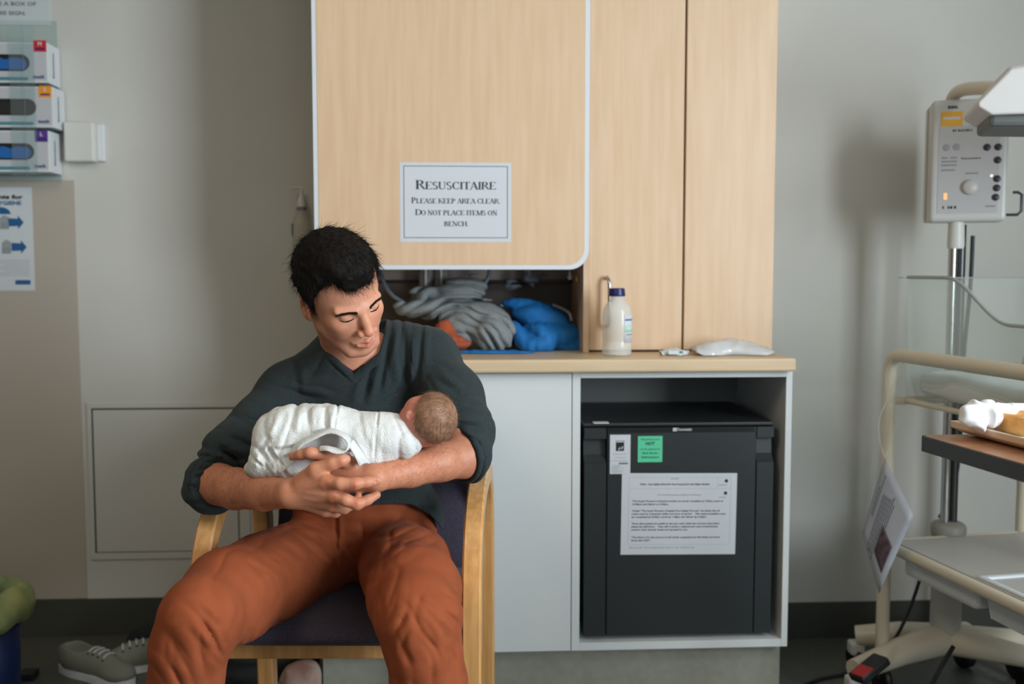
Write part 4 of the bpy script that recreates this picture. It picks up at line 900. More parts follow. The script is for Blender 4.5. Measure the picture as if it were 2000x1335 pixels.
W.disp(creases([(a, b, c, d, e_, f_ * 1.3) for a, b, c, d, e_, f_ in [(662, 783, 656, 812, 3, 2.5), (656, 812, 650, 842, 3, 2), (654, 786, 645, 840, 5, -3), (740, 798, 735, 840, 2.5, 2.5), (735, 840, 731, 900, 2.5, 2), (729, 830, 725, 900, 3, -1.8), (745, 830, 741, 895, 3, -1.5),
                (636, 795, 638, 842, 5, 3), (622, 792, 625, 850, 6, -2.5), (600, 790, 606, 850, 6, 2), (585, 800, 580, 850, 6, -2), (560, 800, 545, 850, 7, 2.5), (545, 812, 522, 860, 6, -2.5), (530, 850, 505, 880, 5, 3.5), (520, 870, 540, 900, 4, 4), (505, 880, 500, 915, 4, -3.5), (535, 880, 585, 870, 4, 3.5), (540, 890, 590, 878, 4, -3), (515, 900, 530, 930, 4, 4), (532, 900, 538, 930, 4, -4), (545, 895, 560, 930, 4, 3.5), (492, 895, 515, 912, 3, 3),
                (700, 800, 712, 860, 5, 1.2), (765, 805, 790, 860, 4, 1.6), (775, 800, 806, 860, 4, -1.2), (680, 860, 700, 900, 4, 2.2), (690, 850, 722, 905, 4, -2.5), (600, 850, 640, 838, 4, 2.5)]]))
W.disp(lambda P: (noise(P, 26) - .5) * .006 + (ridged(P @ np.diag([34, 14, 20.]), 1) ** 2 - .3) * .005 + (ridged(P @ np.diag([70, 40, 50.]), 1) ** 2 - .3) * .0014)
W.disp(foldfield([(555, 850, 50, 55, -28, 80, 19, 5), (520, 900, 35, 30, 30, 35, 13, 6), (615, 815, 40, 40, -4, 80, 17, 3), (700, 870, 30, 35, 25, 50, 13, 3)]))
nn_ = np.array([.86, .46, .1]); nn_ /= np.linalg.norm(nn_); NP = K(812, 836, 1.96)
W.custom(lambda P, D: np.maximum(D, (P - NP) @ nn_ + (noise(P, 50) - .5) * .004))
V, Fs = W.mesh(.0025); wr = sculpt('swaddle', V, Fs, M['muslin'], bb)
def ribbon(name, A, Bq, m, parent, th=.0016):
    """cloth strip between two 3-D curves with real thickness"""
    A = spline(A, 6); Bq = spline(Bq, 6); n = len(A); k = 5; V = []; Fc = []
    for a, b in zip(A, Bq):
        for j in range(k): t_ = j / (k - 1); V.append(a.lerp(b, t_) + Vector((0, 0, .004 * math.sin(t_ * PI))))
    for i in range(n - 1):
        for j in range(k - 1): Fc.append([i * k + j, i * k + j + 1, (i + 1) * k + j + 1, (i + 1) * k + j])
    o = MB().add(V, Fc, True).build(name, m, parent); so = o.modifiers.new('thickness', 'SOLIDIFY'); so.thickness = th; so.offset = 0; return o
hem = [(545, 925, 1.915), (566, 908, 1.905), (579, 888, 1.895), (588, 872, 1.892), (617, 856, 1.890), (641, 846, 1.890), (662, 850, 1.884), (678, 864, 1.878), (676, 880, 1.872), (657, 886, 1.870), (638, 880, 1.874), (624, 881, 1.885)]
back = [(540, 912, 1.93), (556, 896, 1.925), (570, 874, 1.92), (585, 862, 1.92), (615, 848, 1.92), (640, 838, 1.925), (664, 842, 1.925), (686, 858, 1.92), (688, 880, 1.91), (664, 876, 1.905), (640, 872, 1.905), (626, 872, 1.91)]
w3 = lambda L_: [Cw(K(*p)) for p in L_]
ribbon('swaddle_hem', w3(hem), w3(back), M['muslin'], bb, .0026)
ribbon('swaddle_hem', w3([(682, 872, 1.885), (690, 886, 1.885), (697, 900, 1.89), (701, 911, 1.90)]), w3([(690, 858, 1.91), (704, 876, 1.91), (714, 892, 1.91), (722, 905, 1.92)]), M['muslin'], bb, .0022)

# fine forearm hair
Vb, Fb = BODY_VF; cF = Vb[Fb].mean(1)
def armkeep(c):
    k = np.zeros(len(c), bool)
    for E_, W_ in ((ELR, WRR), (ELL, WRL)):
        d_ = W_ - E_; L2 = d_ @ d_; t_ = ((c - E_) @ d_) / L2; k |= (t_ > .15) & (t_ < .95) & (np.linalg.norm(c - E_ - t_[:, None] * d_, axis=1) < .05)
    return k & (c[:, 2] < 2.1)
nrm_c = armkeep
def aflow(P): 
    return np.where((P[:, 0] < -.2)[:, None], (WRR - ELR)[None] * 3 + [0, -.6, 0], (WRL - ELL)[None] * 3 + [0, -.5, 0])
V2, F2 = strands_n(Vb, Fb, 2600, aflow, (.006, .013), .00011, .3, keep=armkeep)
o = raw('arm_hair', to_world(V2), F2, mat('arm_hair', (84, 58, 42), .6), body_o); o.matrix_parent_inverse = Matrix.Identity(4)
# ================================================================ NICHE CONTENTS AND BENCH ITEMS
def heap(name, label, cat, parts, m, h=.004, fold=.006, scale=9, A=(1, 3, 1), floor=None, cr=None, k=.02, parent=None, group=None):
    f = Fld()
    for c, r_ in parts: f.add(ell(K(*c), r_), k)
    if cr: f.disp(creases(cr))
    Am = np.diag(np.array(A, float)) * scale
    f.disp(lambda P: (ridged(P @ Am + noise(P, 9)[:, None] * 1.6, 1) ** 2 - .35) * fold * 1.1 + (ridged(P @ Am[[1, 0, 2]] * 1.9 + noise(P, 20)[:, None], 1) ** 2 - .35) * fold * .5)
    V, Fs = f.mesh(h, smooth=1)
    Wv = to_world(V)
    if floor is not None: Wv[:, 2] = np.maximum(Wv[:, 2], floor)
    me_o = sculpt(name, Wv, Fs, m, parent, world=False)
    if parent is None: tag(me_o, label, cat, group)
    return me_o
zt = zb1 + .0008
def folded(name, label, cat, base, paths, m, h, k, noise_amp, floor, rt_=1.0):
    f = Fld()
    for c, r_ in base: f.add(ell(K(*c), r_), .02)
    for r_, pts in paths:
        Q = [np.array(v) for v in spline([Vector(K(*q)) for q in pts], 3)]
        n_ = len(Q)
        for i_, (a, b) in enumerate(zip(Q[:-1], Q[1:])): f.add(cone(a, b, r_ * rt_ * min(1, .45 + i_ / 4), r_ * rt_ * min(1, .45 + (i_ + 1) / 4), (1, 1, 1.2)), k)
    f.disp(lambda P: (ridged(P, 38) ** 2 - .35) * noise_amp + (noise(P, 18) - .5) * noise_amp)
    V, Fs = f.mesh(h, smooth=1); Wv = to_world(V); Wv[:, 2] = np.maximum(Wv[:, 2], floor)
    return tag(sculpt(name, Wv, Fs, m, None, world=False), label, cat)
f = Fld()
for c, r_ in [((850, 604, 2.92), (.095, .026, .045)), ((895, 575, 2.95), (.062, .045, .045)), ((925, 560, 2.96), (.035, .034, .035)), ((935, 620, 2.91), (.090, .052, .06)), ((965, 650, 2.87), (.060, .054, .055)), ((915, 645, 2.90), (.09, .045, .05)), ((800, 600, 2.93), (.045, .018, .035)), ((830, 572, 2.95), (.045, .016, .03))]: f.add(ell(K(*c), r_), .02)
def gfold(P):
    x, y = pix(P); w_ = noise(P, 12) * 1.9 + noise(P, 30) * .5; rr = np.hypot((x - 900) / 1.3, y - 705)
    def gg(ph, sd): idx = np.round(ph).astype(np.int64); return (.25 + .95 * hash3(idx, idx * 0 + sd, idx * 0)) * np.exp(-(np.abs(ph - idx) / .24) ** 1.3) * (.45 + .75 * noise(np.c_[x / 30., idx * 1.3, idx * 0 + sd], 1))
    g = gg(rr / 17 + w_, 3); g2 = gg((x * .75 - y * .66) / 17 + w_ * 1.1, 8); k = np.exp(-((x - 950) / 50) ** 2 - ((y - 668) / 26) ** 2)
    return .022 * ((g - .3) * (1 - k) + (g2 - .3) * k) + (noise(P, 45) - .5) * .003
f.disp(gfold); V, Fs = f.mesh(.003); Wv = to_world(V); Wv[:, 2] = np.maximum(Wv[:, 2], zt)
tag(sculpt('grey_garment', Wv, Fs, M['grey_cloth'], None, world=False), 'crumpled grey cotton clothing heaped in the bench niche', 'clothing')
heap('rust_garment', 'rust coloured garment peeking out beneath the grey clothing heap', 'clothing',
     [((868, 640, 2.83), (.034, .024, .03)), ((885, 672, 2.82), (.05, .026, .035)), ((850, 668, 2.84), (.05, .028, .035))], M['rust_cloth'], h=.004, fold=.008, scale=16, floor=zt)
folded('blue_bag', 'bright blue fabric drawstring bag slumped in the bench niche', 'bag',
    [((1075, 660, 2.95), (.09, .045, .045)), ((965, 688, 2.80), (.12, .008, .03))],
    [(.034, [(1008, 612, 2.96), (1050, 620, 2.95), (1090, 632, 2.95)]), (.020, [(985, 592, 2.97), (1030, 598, 2.97), (1085, 612, 2.97)]), (.036, [(1020, 650, 2.92), (1062, 655, 2.91), (1112, 660, 2.94)]), (.024, [(1100, 630, 2.96), (1125, 660, 2.95), (1132, 678, 2.94)]),
     (.022, [(1010, 670, 2.88), (1050, 672, 2.87), (1075, 660, 2.88)]), (.016, [(1040, 640, 2.88), (1062, 652, 2.87), (1072, 676, 2.87)]), (.016, [(1002, 630, 2.90), (1014, 655, 2.88), (1036, 680, 2.87)]), (.020, [(1090, 676, 2.91), (1125, 680, 2.93)])],
    M['blue_bag'], .0036, .012, .003, zt)
tag(MB().tube(spline([Wd(1080, 595, 2.93), Wd(1098, 602, 2.92), Wd(1112, 612, 2.9), Wd(1116, 626, 2.9)], 5), .0045, 6).build('drawstring', M['plastic_d'], None), 'frayed pale grey drawstring lying on the blue fabric bag', 'cord')
# hoses, canisters, clear bag
hose = mat('grey_hose', (110, 120, 134), .4)
tag(MB().tube(spline([Wd(742, 520, 2.98), Wd(749, 550, 2.95), Wd(765, 575, 2.93), Wd(790, 592, 2.92)], 6), .006, 8).build('hose', hose), 'grey suction hose curving down beside the man\'s face', 'hose')
tag(MB().tube(spline([Wd(958, 515, 3.0), Wd(954, 540, 2.99), Wd(944, 558, 2.98), Wd(936, 575, 2.97)], 6), .006, 8).build('hose', hose), 'grey suction hose rising behind the grey clothing heap', 'hose')
cp_ = clear('clear_canister', (215, 215, 215), alpha=.55, haze=.8)
for px, lab in ((832, 'clear suction canister hanging nearest the left of the niche'), (862, 'clear suction canister hanging right beside its twin')):
    c = Wd(px, 545, 3.02); t_ = thing('suction_canister', lab, 'canister', (c.x, c.y, c.z - .03))
    MB().lathe([(.001, -.03), (.019, -.03), (.022, -.02), (.024, .05), (.024, .05)], c, 20).build('jar', cp_, t_)
    MB().lathe([(.026, .05), (.026, .062), (.008, .066), (.008, .08)], c, 20).build('lid', M['plastic'], t_)
    MB().box(c.x - .003, c.x + .003, c.y - .028, c.y - .024, c.z - .018, c.z + .03, .001).build('strip', M['white'], t_)
c = Wd(1020, 548, 2.96); cb = Fld(); 
heap('clear_bag', 'crinkled clear plastic packaging hanging under the cupboard front', 'plastic bag', [((1035, 545, 3.0), (.035, .028, .02)), ((1000, 560, 3.0), (.03, .02, .02)), ((1060, 538, 3.0), (.03, .02, .02))], clear('clear_film', (190, 200, 210), alpha=.62, rough=.08, haze=.5), h=.005, fold=.02, scale=16)
c = Wd(1113, 528, 2.95); tg = thing('hook', 'small chrome hook inside the niche at right', 'hook', c)
MB().tube([c + Vector((0, .05, .01)), c + Vector((0, 0, .01)), c, c - Vector((0, 0, .016))], .003, 8).build('arm', M['chrome'], tg); MB().lathe([(.001, -.01), (.007, -.006), (.007, .002), (.001, .006)], c - Vector((0, 0, .018)), 12).build('knob', M['plastic'], tg)
c = Wd(1127, 545, 2.92); tg = thing('valve', 'tiny brass valve on the right side of the niche', 'valve', c)
MB().lathe([(.006, -.008), (.006, .008)], c, 12).build('stem', M['brass'], tg); MB().tube([c, c + Vector((nx1 - .02 - c.x, 0, 0))], .003, 8).build('pipe', M['brass'], tg)
# saline bottle
B0 = on_z(1204, 693, zt); B0.y = 2.70; s_ = 2.71 / F; bxm = on_y(1205, 640, 2.70).x; B0 = Vector((bxm, 2.70, zt)); R_ = 28.5 * s_
bt = thing('saline_bottle', 'clear plastic fluid bottle with navy cap standing on the bench', 'bottle', B0)
Hb_ = 118 * s_; prof = [(.001, .001), (R_ * .9, 0), (R_, .006), (R_, Hb_ * .22), (R_ * .985, Hb_ * .23), (R_ * .985, Hb_ * .25), (R_, Hb_ * .26), (R_, Hb_ * .70), (R_ * .93, Hb_ * .78), (R_ * .7, Hb_ * .87), (R_ * .52, Hb_ * .91), (R_ * .5, Hb_), (R_ * .5, Hb_ * 1.0)]
mb_ = clear('bottle_plastic', (246, 246, 244), alpha=.5, rough=.2, haze=.95)
MB().lathe(prof, B0, 40).build('bottle_body', mb_, bt)
MB().lathe([(R_ * .5, Hb_ - .003), (R_ * .58, Hb_ - .002), (R_ * .56, Hb_ + .002), (R_ * .52, Hb_ + 12 * s_), (R_ * .5, Hb_ + 13.5 * s_), (.001, Hb_ + 14 * s_)], B0, 32).build('cap', M['navy'], bt)
def wrap(name, a0, a1, z0, z1, r_, m, off=.0006):
    n = 14; V = []; Fc = []
    for i in range(n + 1):
        a = a0 + (a1 - a0) * i / n
        for z in (z0, z1): V.append(B0 + Vector((math.sin(a) * (r_ + off), -math.cos(a) * (r_ + off), z)))
    for i in range(n): Fc.append([2 * i, 2 * i + 2, 2 * i + 3, 2 * i + 1])
    o = MB().add(V, Fc, True).build(name, m, bt); so = o.modifiers.new('thickness', 'SOLIDIFY'); so.thickness = .0003; return o
wrap('label', .35, 1.7, 26 * s_, 80 * s_, R_, M['paper']); wrap('label_band', .4, 1.6, 69 * s_, 72 * s_, R_, mat('label_blue', (40, 100, 170), .6), .0011); wrap('label_panel', .42, 1.6, 47 * s_, 60 * s_, R_, mat('label_green', (176, 216, 200), .6), .0011); wrap('label_print', .5, 1.5, 41 * s_, 42.5 * s_, R_, M['inkl'], .0011)
# syringe packet, plastic pack
def film(name, label, cat, px0, px1, py0, py1, Y, dep, m, amp, seedv, parent=None):
    a = on_y(px0, py1, Y); b = on_y(px1, py1, Y); H = on_y(px0, py0, Y).z - zt; n, k = 40, 14; V = []; Fc = []
    for i in range(n + 1):
        u = i / n
        for j in range(k + 1):
            v = j / k; e_ = (math.sin(PI * u) ** .5) * (math.sin(PI * v) ** .6)
            hgt = H * e_ * (.75 + .5 * noise(np.array([[u * 5 + seedv, v * 3, 1.]]), 1)[0]) + amp * (noise(np.array([[u * 13, v * 9, seedv]]), 1)[0]) * (.4 + e_)
            V.append((a.x + (b.x - a.x) * u, Y + dep * (v - .3) + .012 * math.sin(u * 9 + seedv) * (1 if j in (0, k) else .3), zt + max(.0006, hgt) + (.010 * max(0, abs(u - .5) - .42) / .08)))
    for i in range(n):
        for j in range(k): Fc.append([i * (k + 1) + j, (i + 1) * (k + 1) + j, (i + 1) * (k + 1) + j + 1, i * (k + 1) + j + 1])
    o = MB().add(V, Fc, True).build(name, m, parent); so = o.modifiers.new('thickness', 'SOLIDIFY'); so.thickness = .0008; so.offset = 1
    return o
pk = thing('plastic_pack', 'crumpled white plastic pack on the bench right end', 'packet', (on_y(1430, 690, 2.70).x, 2.70, zt))
film('wrapper', '', '', 1354, 1506, 668, 694, 2.70, .10, clear('white_film', (232, 234, 236), alpha=.25, rough=.12, haze=.95), .006, 3.3, pk)
film('contents', '', '', 1376, 1482, 678, 694, 2.705, .07, M['plastic'], .003, 9.1, pk)
sp = thing('swab_packet', 'small clear packet with green square label near the bottle', 'packet', (on_y(1318, 690, 2.69).x, 2.69, zt))
film('wrapper', '', '', 1288, 1346, 682, 695, 2.69, .03, clear('white_film', alpha=.3), .003, 5.2, sp)
aa = on_y(1306, 688, 2.672); cc_ = on_y(1341, 688, 2.672)
bx('label', aa.x, cc_.x, 2.6715, 2.6735, zt + .004, zt + .014, M['paper'], sp, 0); gq = on_y(1327, 688, 2.671); bx('green_square', gq.x, gq.x + .009, 2.6702, 2.6714, zt + .007, zt + .0125, mat('pack_green', (20, 120, 90), .6), sp, 0)

# ================================================================ LEFT WALL THINGS
def wx(px, py, Y=YL): return on_y(px, py, Y)
rk = thing('glove_rack', 'clear acrylic wall rack holding three stacked glove boxes', 'rack', tuple(wx(-40, 200, YL)))
acr = clear('acrylic', (246, 251, 251), alpha=.92, rough=.08, haze=.6); YB = YL - .10
rx0 = wx(-130, 200, YB - .004).x; rx1 = wx(70, 200, YB - .006).x
ztop = wx(0, 50, YB).z; zbot = wx(0, 344, YB).z
MB().box(rx0, rx1 + .03, YL - .006, YL - .001, zbot - .01, wx(0, 40, YL).z, .002).build('back_plate', acr, rk)
for (a, b) in ((rx0, rx0 + .03), (wx(22, 200, YB).x, rx1)): bx('front_lip', a, b, YB - .008, YB - .005, zbot, ztop, acr, rk, .001)
bx('front_lip', wx(50, 200, YB).x, wx(52, 200, YB).x, YB - .011, YB - .0082, zbot, ztop, acr, rk, 0)
YBf = YB - .004
sizes = [('M', (196, 34, 52), 95, 82, 163, 'topmost of its stack', 'blue', (78, 90)), ('S', (236, 150, 40), 105, 168, 250, 'middle of its stack', 'black', (88, 179)), ('L', (86, 52, 140), 98, 254, 337, 'bottom of its stack', 'blue', (81, 266))]
tis = {'blue': mat('glove_blue', (24, 98, 170), .6, bump=.5, bscale=60), 'black': mat('glove_black', (30, 30, 32), .6, bump=.5, bscale=60)}
cmap = {'M': 'red', 'S': 'orange', 'L': 'purple'}
for ch_, colr, pr, y0, y1, lab, gl, (qx, qy) in sizes:
    a = wx(pr, y1, YB); zb_, zt_ = wx(pr, y1, YB).z, wx(pr, y0, YB).z; xr = a.x; xl = xr - .24
    bxo = thing('glove_box', f'white glove box with {cmap[ch_]} size square, {lab}', 'glove box', ((xl + xr) / 2, YB, zb_), 'glove boxes in the wall rack')
    bx('carton', xl, xr, YB, YL - .008, zb_ + .002, zt_ - .002, mat('glove_carton', (214, 218, 222), .5), bxo, .001)
    bx('front_label', xl + .004, xr - .004, YB - .0006, YB - .0001, zb_ + .008, zt_ - .006, mat('glove_label', (188, 190, 196), .5), bxo, 0)
    bx('teal_band', xl + .004, xr - .06, YB - .0012, YB - .0007, zb_ + .008, zb_ + .018, mat('teal_print', (72, 132, 146), .5), bxo, 0)
    zc_ = (zb_ + zt_) / 2 - .001; xo = wx(pr - 37, 118, YB).x; rr = .025
    P_ = [(xo - rr + rr * math.cos(t_), zc_ + rr * math.sin(t_)) for t_ in np.linspace(-PI / 2, PI / 2, 12)] + [(xo - .12, zc_ + rr), (xo - .12, zc_ - rr)]
    MB().prism(P_, YB - .0014, YB - .0008).build('opening', M['black'], bxo)
    V_ = []; n_ = 26
    P2 = [(xo - rr - .004 + (rr - .005) * math.cos(t_), zc_ - .004 + (rr - .008) * math.sin(t_)) for t_ in np.linspace(-PI / 2, PI / 2, 12)] + [(xo - .03 - .02 * i, zc_ + .013 + .004 * math.sin(i * 2.3)) for i in range(1, 5)] + [(xo - .12, zc_ - rr + .006)]
    MB().prism(P2, YB - .0030, YB - .0016).build('gloves', tis[gl], bxo)
    sx_ = wx(qx, qy, YB); ms = .0008 + .0000
    bx('size_square', sx_.x - .019, sx_.x + .019, YB - .0012, YB - .0007, sx_.z - .017, sx_.z + .017, mat('sq_' + ch_, colr, .5), bxo, 0)
    mt = Matrix.Translation((0, YB - .0012, 0)); m_ = MB(); put_text(m_, ch_, mt, sx_.x, sx_.z + .001, .011, bold=.03); m_.build('size_letter', M['paper'], bxo)
    m_ = MB(); m_.box(sx_.x - .014, sx_.x + .014, YB - .0018, YB - .0013, sx_.z - .011, sx_.z - .006); m_.build('size_bar', M['navy'], bxo)
    m_ = MB(); tz = wx(qx - 2, y1 - 10, YB); put_text(m_, 'touch', mt, tz.x, tz.z, .010, .034, bold=.04, off=-.0002); m_.build('lettering', mat('print_navy', (34, 66, 120), .5), bxo)
    mr = Matrix.Translation((xr, 0, 0)) @ Matrix.Rotation(PI / 2, 4, 'Z'); mr = mr @ Matrix.Rotation(-PI / 2, 4, 'Y')
    m_ = MB(); put_text(m_, 'Examination', mr, zc_ - 0.0, -(YB + .045), .012, .075, bold=.02); 
    m_.build('side_lettering', M['ink'], bxo)
    bx('shelf_lip', rx0, xr, YB - .005, YL - .007, zb_ - .003, zb_ + .001, acr, rk, 0)
# notice above rack
nt_ = thing('wall_notice', 'pale notice sheet on the wall above the glove rack', 'notice', tuple(wx(20, 20, YL)))
a = wx(102, 50, YL); bx('paper_sheet', wx(-150, 50).x, wx(97, 20).x, YL - .003, YL - .0005, a.z, a.z + .21, mat('pale_notice', (196, 204, 206), .6), nt_, 0)
m_ = MB(); mt = Matrix.Translation((0, YL - .0032, 0)); p_ = wx(72, 12); put_text(m_, 'PLACE A BOX OF', mt, p_.x, p_.z, .0115, .165, bold=.02, align='RIGHT'); p_ = wx(52, 30); put_text(m_, 'IN THIS SIGN.', mt, p_.x, p_.z, .0115, .13, bold=.02, align='RIGHT')
m_.build('lettering', mat('notice_ink', (96, 106, 112), .7), nt_)
# hygiene poster
hpz1, hpz0 = wx(62, 366).z, wx(68, 567).z; hx1 = wx(66, 460).x; hx0 = hx1 - .30
hp_ = thing('hygiene_poster', 'white hand hygiene poster with blue arrows under glove rack', 'poster', ((hx0 + hx1) / 2, YL - .005, (hpz0 + hpz1) / 2))
YP = YL - .0052
bx('poster_sheet', hx0, hx1, YP, YL - .0042, hpz0, hpz1, mat('poster_white', (206, 212, 218), .5), hp_, 0)
blue_p = mat('poster_blue', (30, 92, 146), .6); mt = Matrix.Translation((0, YP, 0)); m_ = MB()
p_ = wx(44, 388, YP); put_text(m_, 'Moments for', mt, p_.x, p_.z, .012, .145, bold=.05, align='RIGHT'); m_.build('title', M['black'], hp_); m_ = MB()
p_ = wx(42, 400, YP); put_text(m_, 'HAND HYGIENE', mt, p_.x, p_.z, .012, .15, bold=.04, align='RIGHT')
for qx, qy in ((30, 434), (36, 482)):
    c_ = wx(qx, qy, YP); k = 1.63e-3
    m_.prism([(c_.x + a_ * k, c_.z + b_ * k) for a_, b_ in ((-13, -8), (5, -7), (5, -13), (16, 0), (5, 13), (5, 7), (-13, 8))], -.0008, -.0003, mtx=mt)
c_ = wx(2, 418, YP); m_.prism([(c_.x + .030 * math.cos(t_), c_.z + .022 * math.sin(t_)) for t_ in np.linspace(0, PI, 12)], -.0008, -.0003, mtx=mt)
c_ = wx(46, 551, YP); m_.box(c_.x - .025, c_.x + .022, -.0008, -.0003, c_.z - .007, c_.z + .007, mtx=mt)
m_.build('blue_print', blue_p, hp_); m_ = MB()
for i in range(8):
    c_ = wx(58, 508 + i * 4.2, YP); m_.box(c_.x - .12 + .02 * (i % 3), c_.x, -.0008, -.0004, c_.z - .0006, c_.z + .0006, mtx=mt)
m_.build('small_print', mat('fine_print', (150, 156, 164), .7), hp_)
m_ = MB()
for (cx_, cy_) in ((8, 436), (12, 484)):
    c_ = wx(cx_, cy_, YP)
    for i, (dx, l_) in enumerate(((-.012, .018), (-.005, .024), (.002, .025), (.009, .021))): m_.box(c_.x + dx, c_.x + dx + .0055, -.0008, -.0004, c_.z, c_.z + l_, mtx=mt)
    m_.box(c_.x - .013, c_.x + .015, -.0009, -.0004, c_.z - .018, c_.z + .002, mtx=mt)
m_.build('hand_drawing', mat('hand_grey', (140, 150, 156), .6), hp_)
# small plastic wall box, pump bottle
a, b = wx(136, 318), wx(192, 242)
wb = thing('wall_box', 'small blank white plastic box on the wall beside glove rack', 'wall box', ((a.x + b.x) / 2, YL, (a.z + b.z) / 2))
bx('cover', a.x, b.x, YL - .045, YL - .0005, a.z, b.z, M['plastic'], wb, .006); bx('back_plate', b.x, b.x + .022, YL - .016, YL - .0005, a.z + .004, b.z - .002, M['white'], wb, .003)
c_ = on_y(590, 480, YL - .045); zt2 = wx(590, 480).z - .07
pbt = thing('pump_bottle', 'clear hand gel pump bottle on the wall behind the man\'s head', 'bottle', (c_.x, YL - .045, zt2))
s2 = 3.2 / F; C0 = Vector((c_.x, YL - .045, 0)); zz = lambda py: on_y(590, py, YL - .045).z
gel = clear('gel_plastic', (240, 238, 230), alpha=.72, rough=.12, haze=.95)
MB().lathe([(.001, zt2), (.026, zt2), (.028, zt2 + .006), (.028, zz(440)), (.025, zz(426)), (.016, zz(414)), (.012, zz(409)), (.012, zz(405))], C0, 28).build('bottle_body', gel, pbt)
MB().lathe([(.016, zz(410)), (.016, zz(404))], C0, 20).build('collar', M['plastic_d'], pbt)
MB().lathe([(.014, zz(404)), (.013, zz(392)), (.005, zz(380)), (.004, zz(366))], C0, 20).tube([C0 + Vector((.006, 0, zz(367))), C0 + Vector((-.026, -.004, zz(367))), C0 + Vector((-.03, -.005, zz(371)))], .0035, 8).build('pump', M['plastic'], pbt)
MB().box(C0.x - .031, C0.x - .029, C0.y - .006, C0.y + .01, zz(460), zz(436)).build('side_label', mat('teal_label', (36, 110, 112), .5), pbt)
bx('bracket', C0.x - .03, C0.x + .03, YL - .018, YL - .0005, zt2 - .006, zt2 + .05, clear('acrylic'), pbt, .002); bx('bracket_shelf', C0.x - .032, C0.x + .032, YL - .08, YL - .016, zt2 - .006, zt2 - .0005, clear('acrylic'), pbt, .001)

# ================================================================ FLOOR THINGS, LEFT
def sneaker(o, ang, m, label, sole=None, lean=0):
    """low canvas shoe; length along local +x (toe)"""
    t_ = thing('sneaker', label, 'shoe', o, 'white sneakers beside the chair')
    R3 = Matrix.Translation(o) @ Matrix.Rotation(ang, 4, 'Z') @ Matrix.Rotation(lean, 4, 'X')
    f = Fld(); f.add(ell((-.085, 0, .055), (.055, .038, .052)), .02); f.add(ell((0, 0, .045), (.09, .038, .042)), .03); f.add(ell((.085, .0, .03), (.058, .042, .030)), .02)
    f.sub(ell((-.072, 0, .098), (.060, .029, .055)), .006); f.add(ell((.0, 0, .068), (.05, .022, .014)), .01); f.custom(lambda P, D: np.maximum(D, .014 - P[:, 2]))
    V, Fs = f.mesh(.004); Wv = np.array([R3 @ Vector(v) for v in V]); sculpt('upper', Wv, Fs, m, t_, world=False)
    P = []
    for i in range(40):
        a = 2 * PI * i / 40; x = .0 + .143 * math.cos(a); y = (.042 + .004 * math.cos(a)) * math.copysign(abs(math.sin(a)) ** .75, math.sin(a)) * (1 - .12 * math.exp(-((x + .01) / .04) ** 2)); P.append((x, y))
    V = [R3 @ Vector((x, y, .0006)) for x, y in P] + [R3 @ Vector((x, y, .020)) for x, y in P]; n = 40
    MB().add(V, [list(range(n))[::-1], list(range(n, 2 * n))] + [[i, (i + 1) % n, (i + 1) % n + n, i + n] for i in range(n)]).build('sole', M['white_edge'], t_)
    def top(x, y):
        z = np.linspace(.12, .02, 80); D = f.ev(np.c_[np.full(80, x), np.full(80, y), z]); return z[int(np.argmax(D < 0))]
    for k in range(4):
        x = -.004 + k * .019
        MB().tube([R3 @ Vector((x, y, top(x, y) + .002)) for y in (-.020, -.012, 0, .012, .020)], .0028, 6).build('lace', M['paper'], t_)
        for y in (-.023, .023): MB().lathe([(.0035, -.001), (.0035, .0018), (.001, .002)], R3 @ Vector((x, y, top(x, y))), 10).build('eyelet', M['black'], t_)
    MB().lathe([(.001, 0), (.02, 0.002)], R3 @ Vector((-.065, 0, .03)), 12).build('insole', M['black'], t_)
shoe_m = mat('white_canvas', (128, 130, 122), .8, bump=.2, bscale=500)
def fl_(px, py): return on_z(px, py, 0.0)
sneaker(Vector((*fl_(188, 1322)[:2], 0)), math.radians(-28), shoe_m, 'white canvas sneaker lying nearer the waste bin')
o2 = fl_(272, 1312); sneaker(Vector((o2.x, o2.y + .03, 0)), math.radians(200), shoe_m, 'white canvas sneaker lying beside the trouser leg')
def fheap(name, label, cat, cs, m, **k):
    f = Fld()
    for c, r_ in cs: f.add(ell(c, r_), .02)
    f.disp(lambda P: -(ridged(P @ np.diag([14, 14, 30.]), 1) - .5) * .012 + (noise(P, 25) - .5) * .01)
    V, Fs = f.mesh(.005); V[:, 2] = np.maximum(V[:, 2], .001); o = sculpt(name, V, Fs, m, None, world=False); return tag(o, label, cat)
c = fl_(285, 1290); fheap('dark_garment', 'dark teal garment dropped on floor behind the white sneakers', 'clothing', [((c.x + .02, 3.06, .05), (.09, .05, .045)), ((c.x + .12, 3.08, .07), (.1, .07, .07))], mat('dark_teal', (22, 34, 38), .9))
c = Wd(480, 1320, 2.8); fheap('black_bag', 'black soft bag on floor behind the armchair legs', 'bag', [((c.x, c.y + .02, .10), (.14, .09, .11)), ((c.x + .1, c.y + .05, .09), (.1, .09, .10))], mat('black_canvas', (24, 28, 30), .85))
c = Wd(590, 1312, 2.72); fheap('pink_garment', 'dusty pink and cream clothing on the floor under the chair', 'clothing', [((c.x, c.y, .075), (.055, .045, .05)), ((c.x - .03, c.y + .03, .03), (.06, .05, .035))], mat('dusty_pink', (150, 112, 100), .9, rgb2=(176, 160, 146), nscale=14))
c = Wd(445, 1325, 2.62); fheap('cream_cloth', 'small cream cloth on floor behind the left chair leg', 'cloth', [((c.x, c.y, .035), (.05, .04, .035))], mat('cream_cloth', (150, 140, 118), .9))
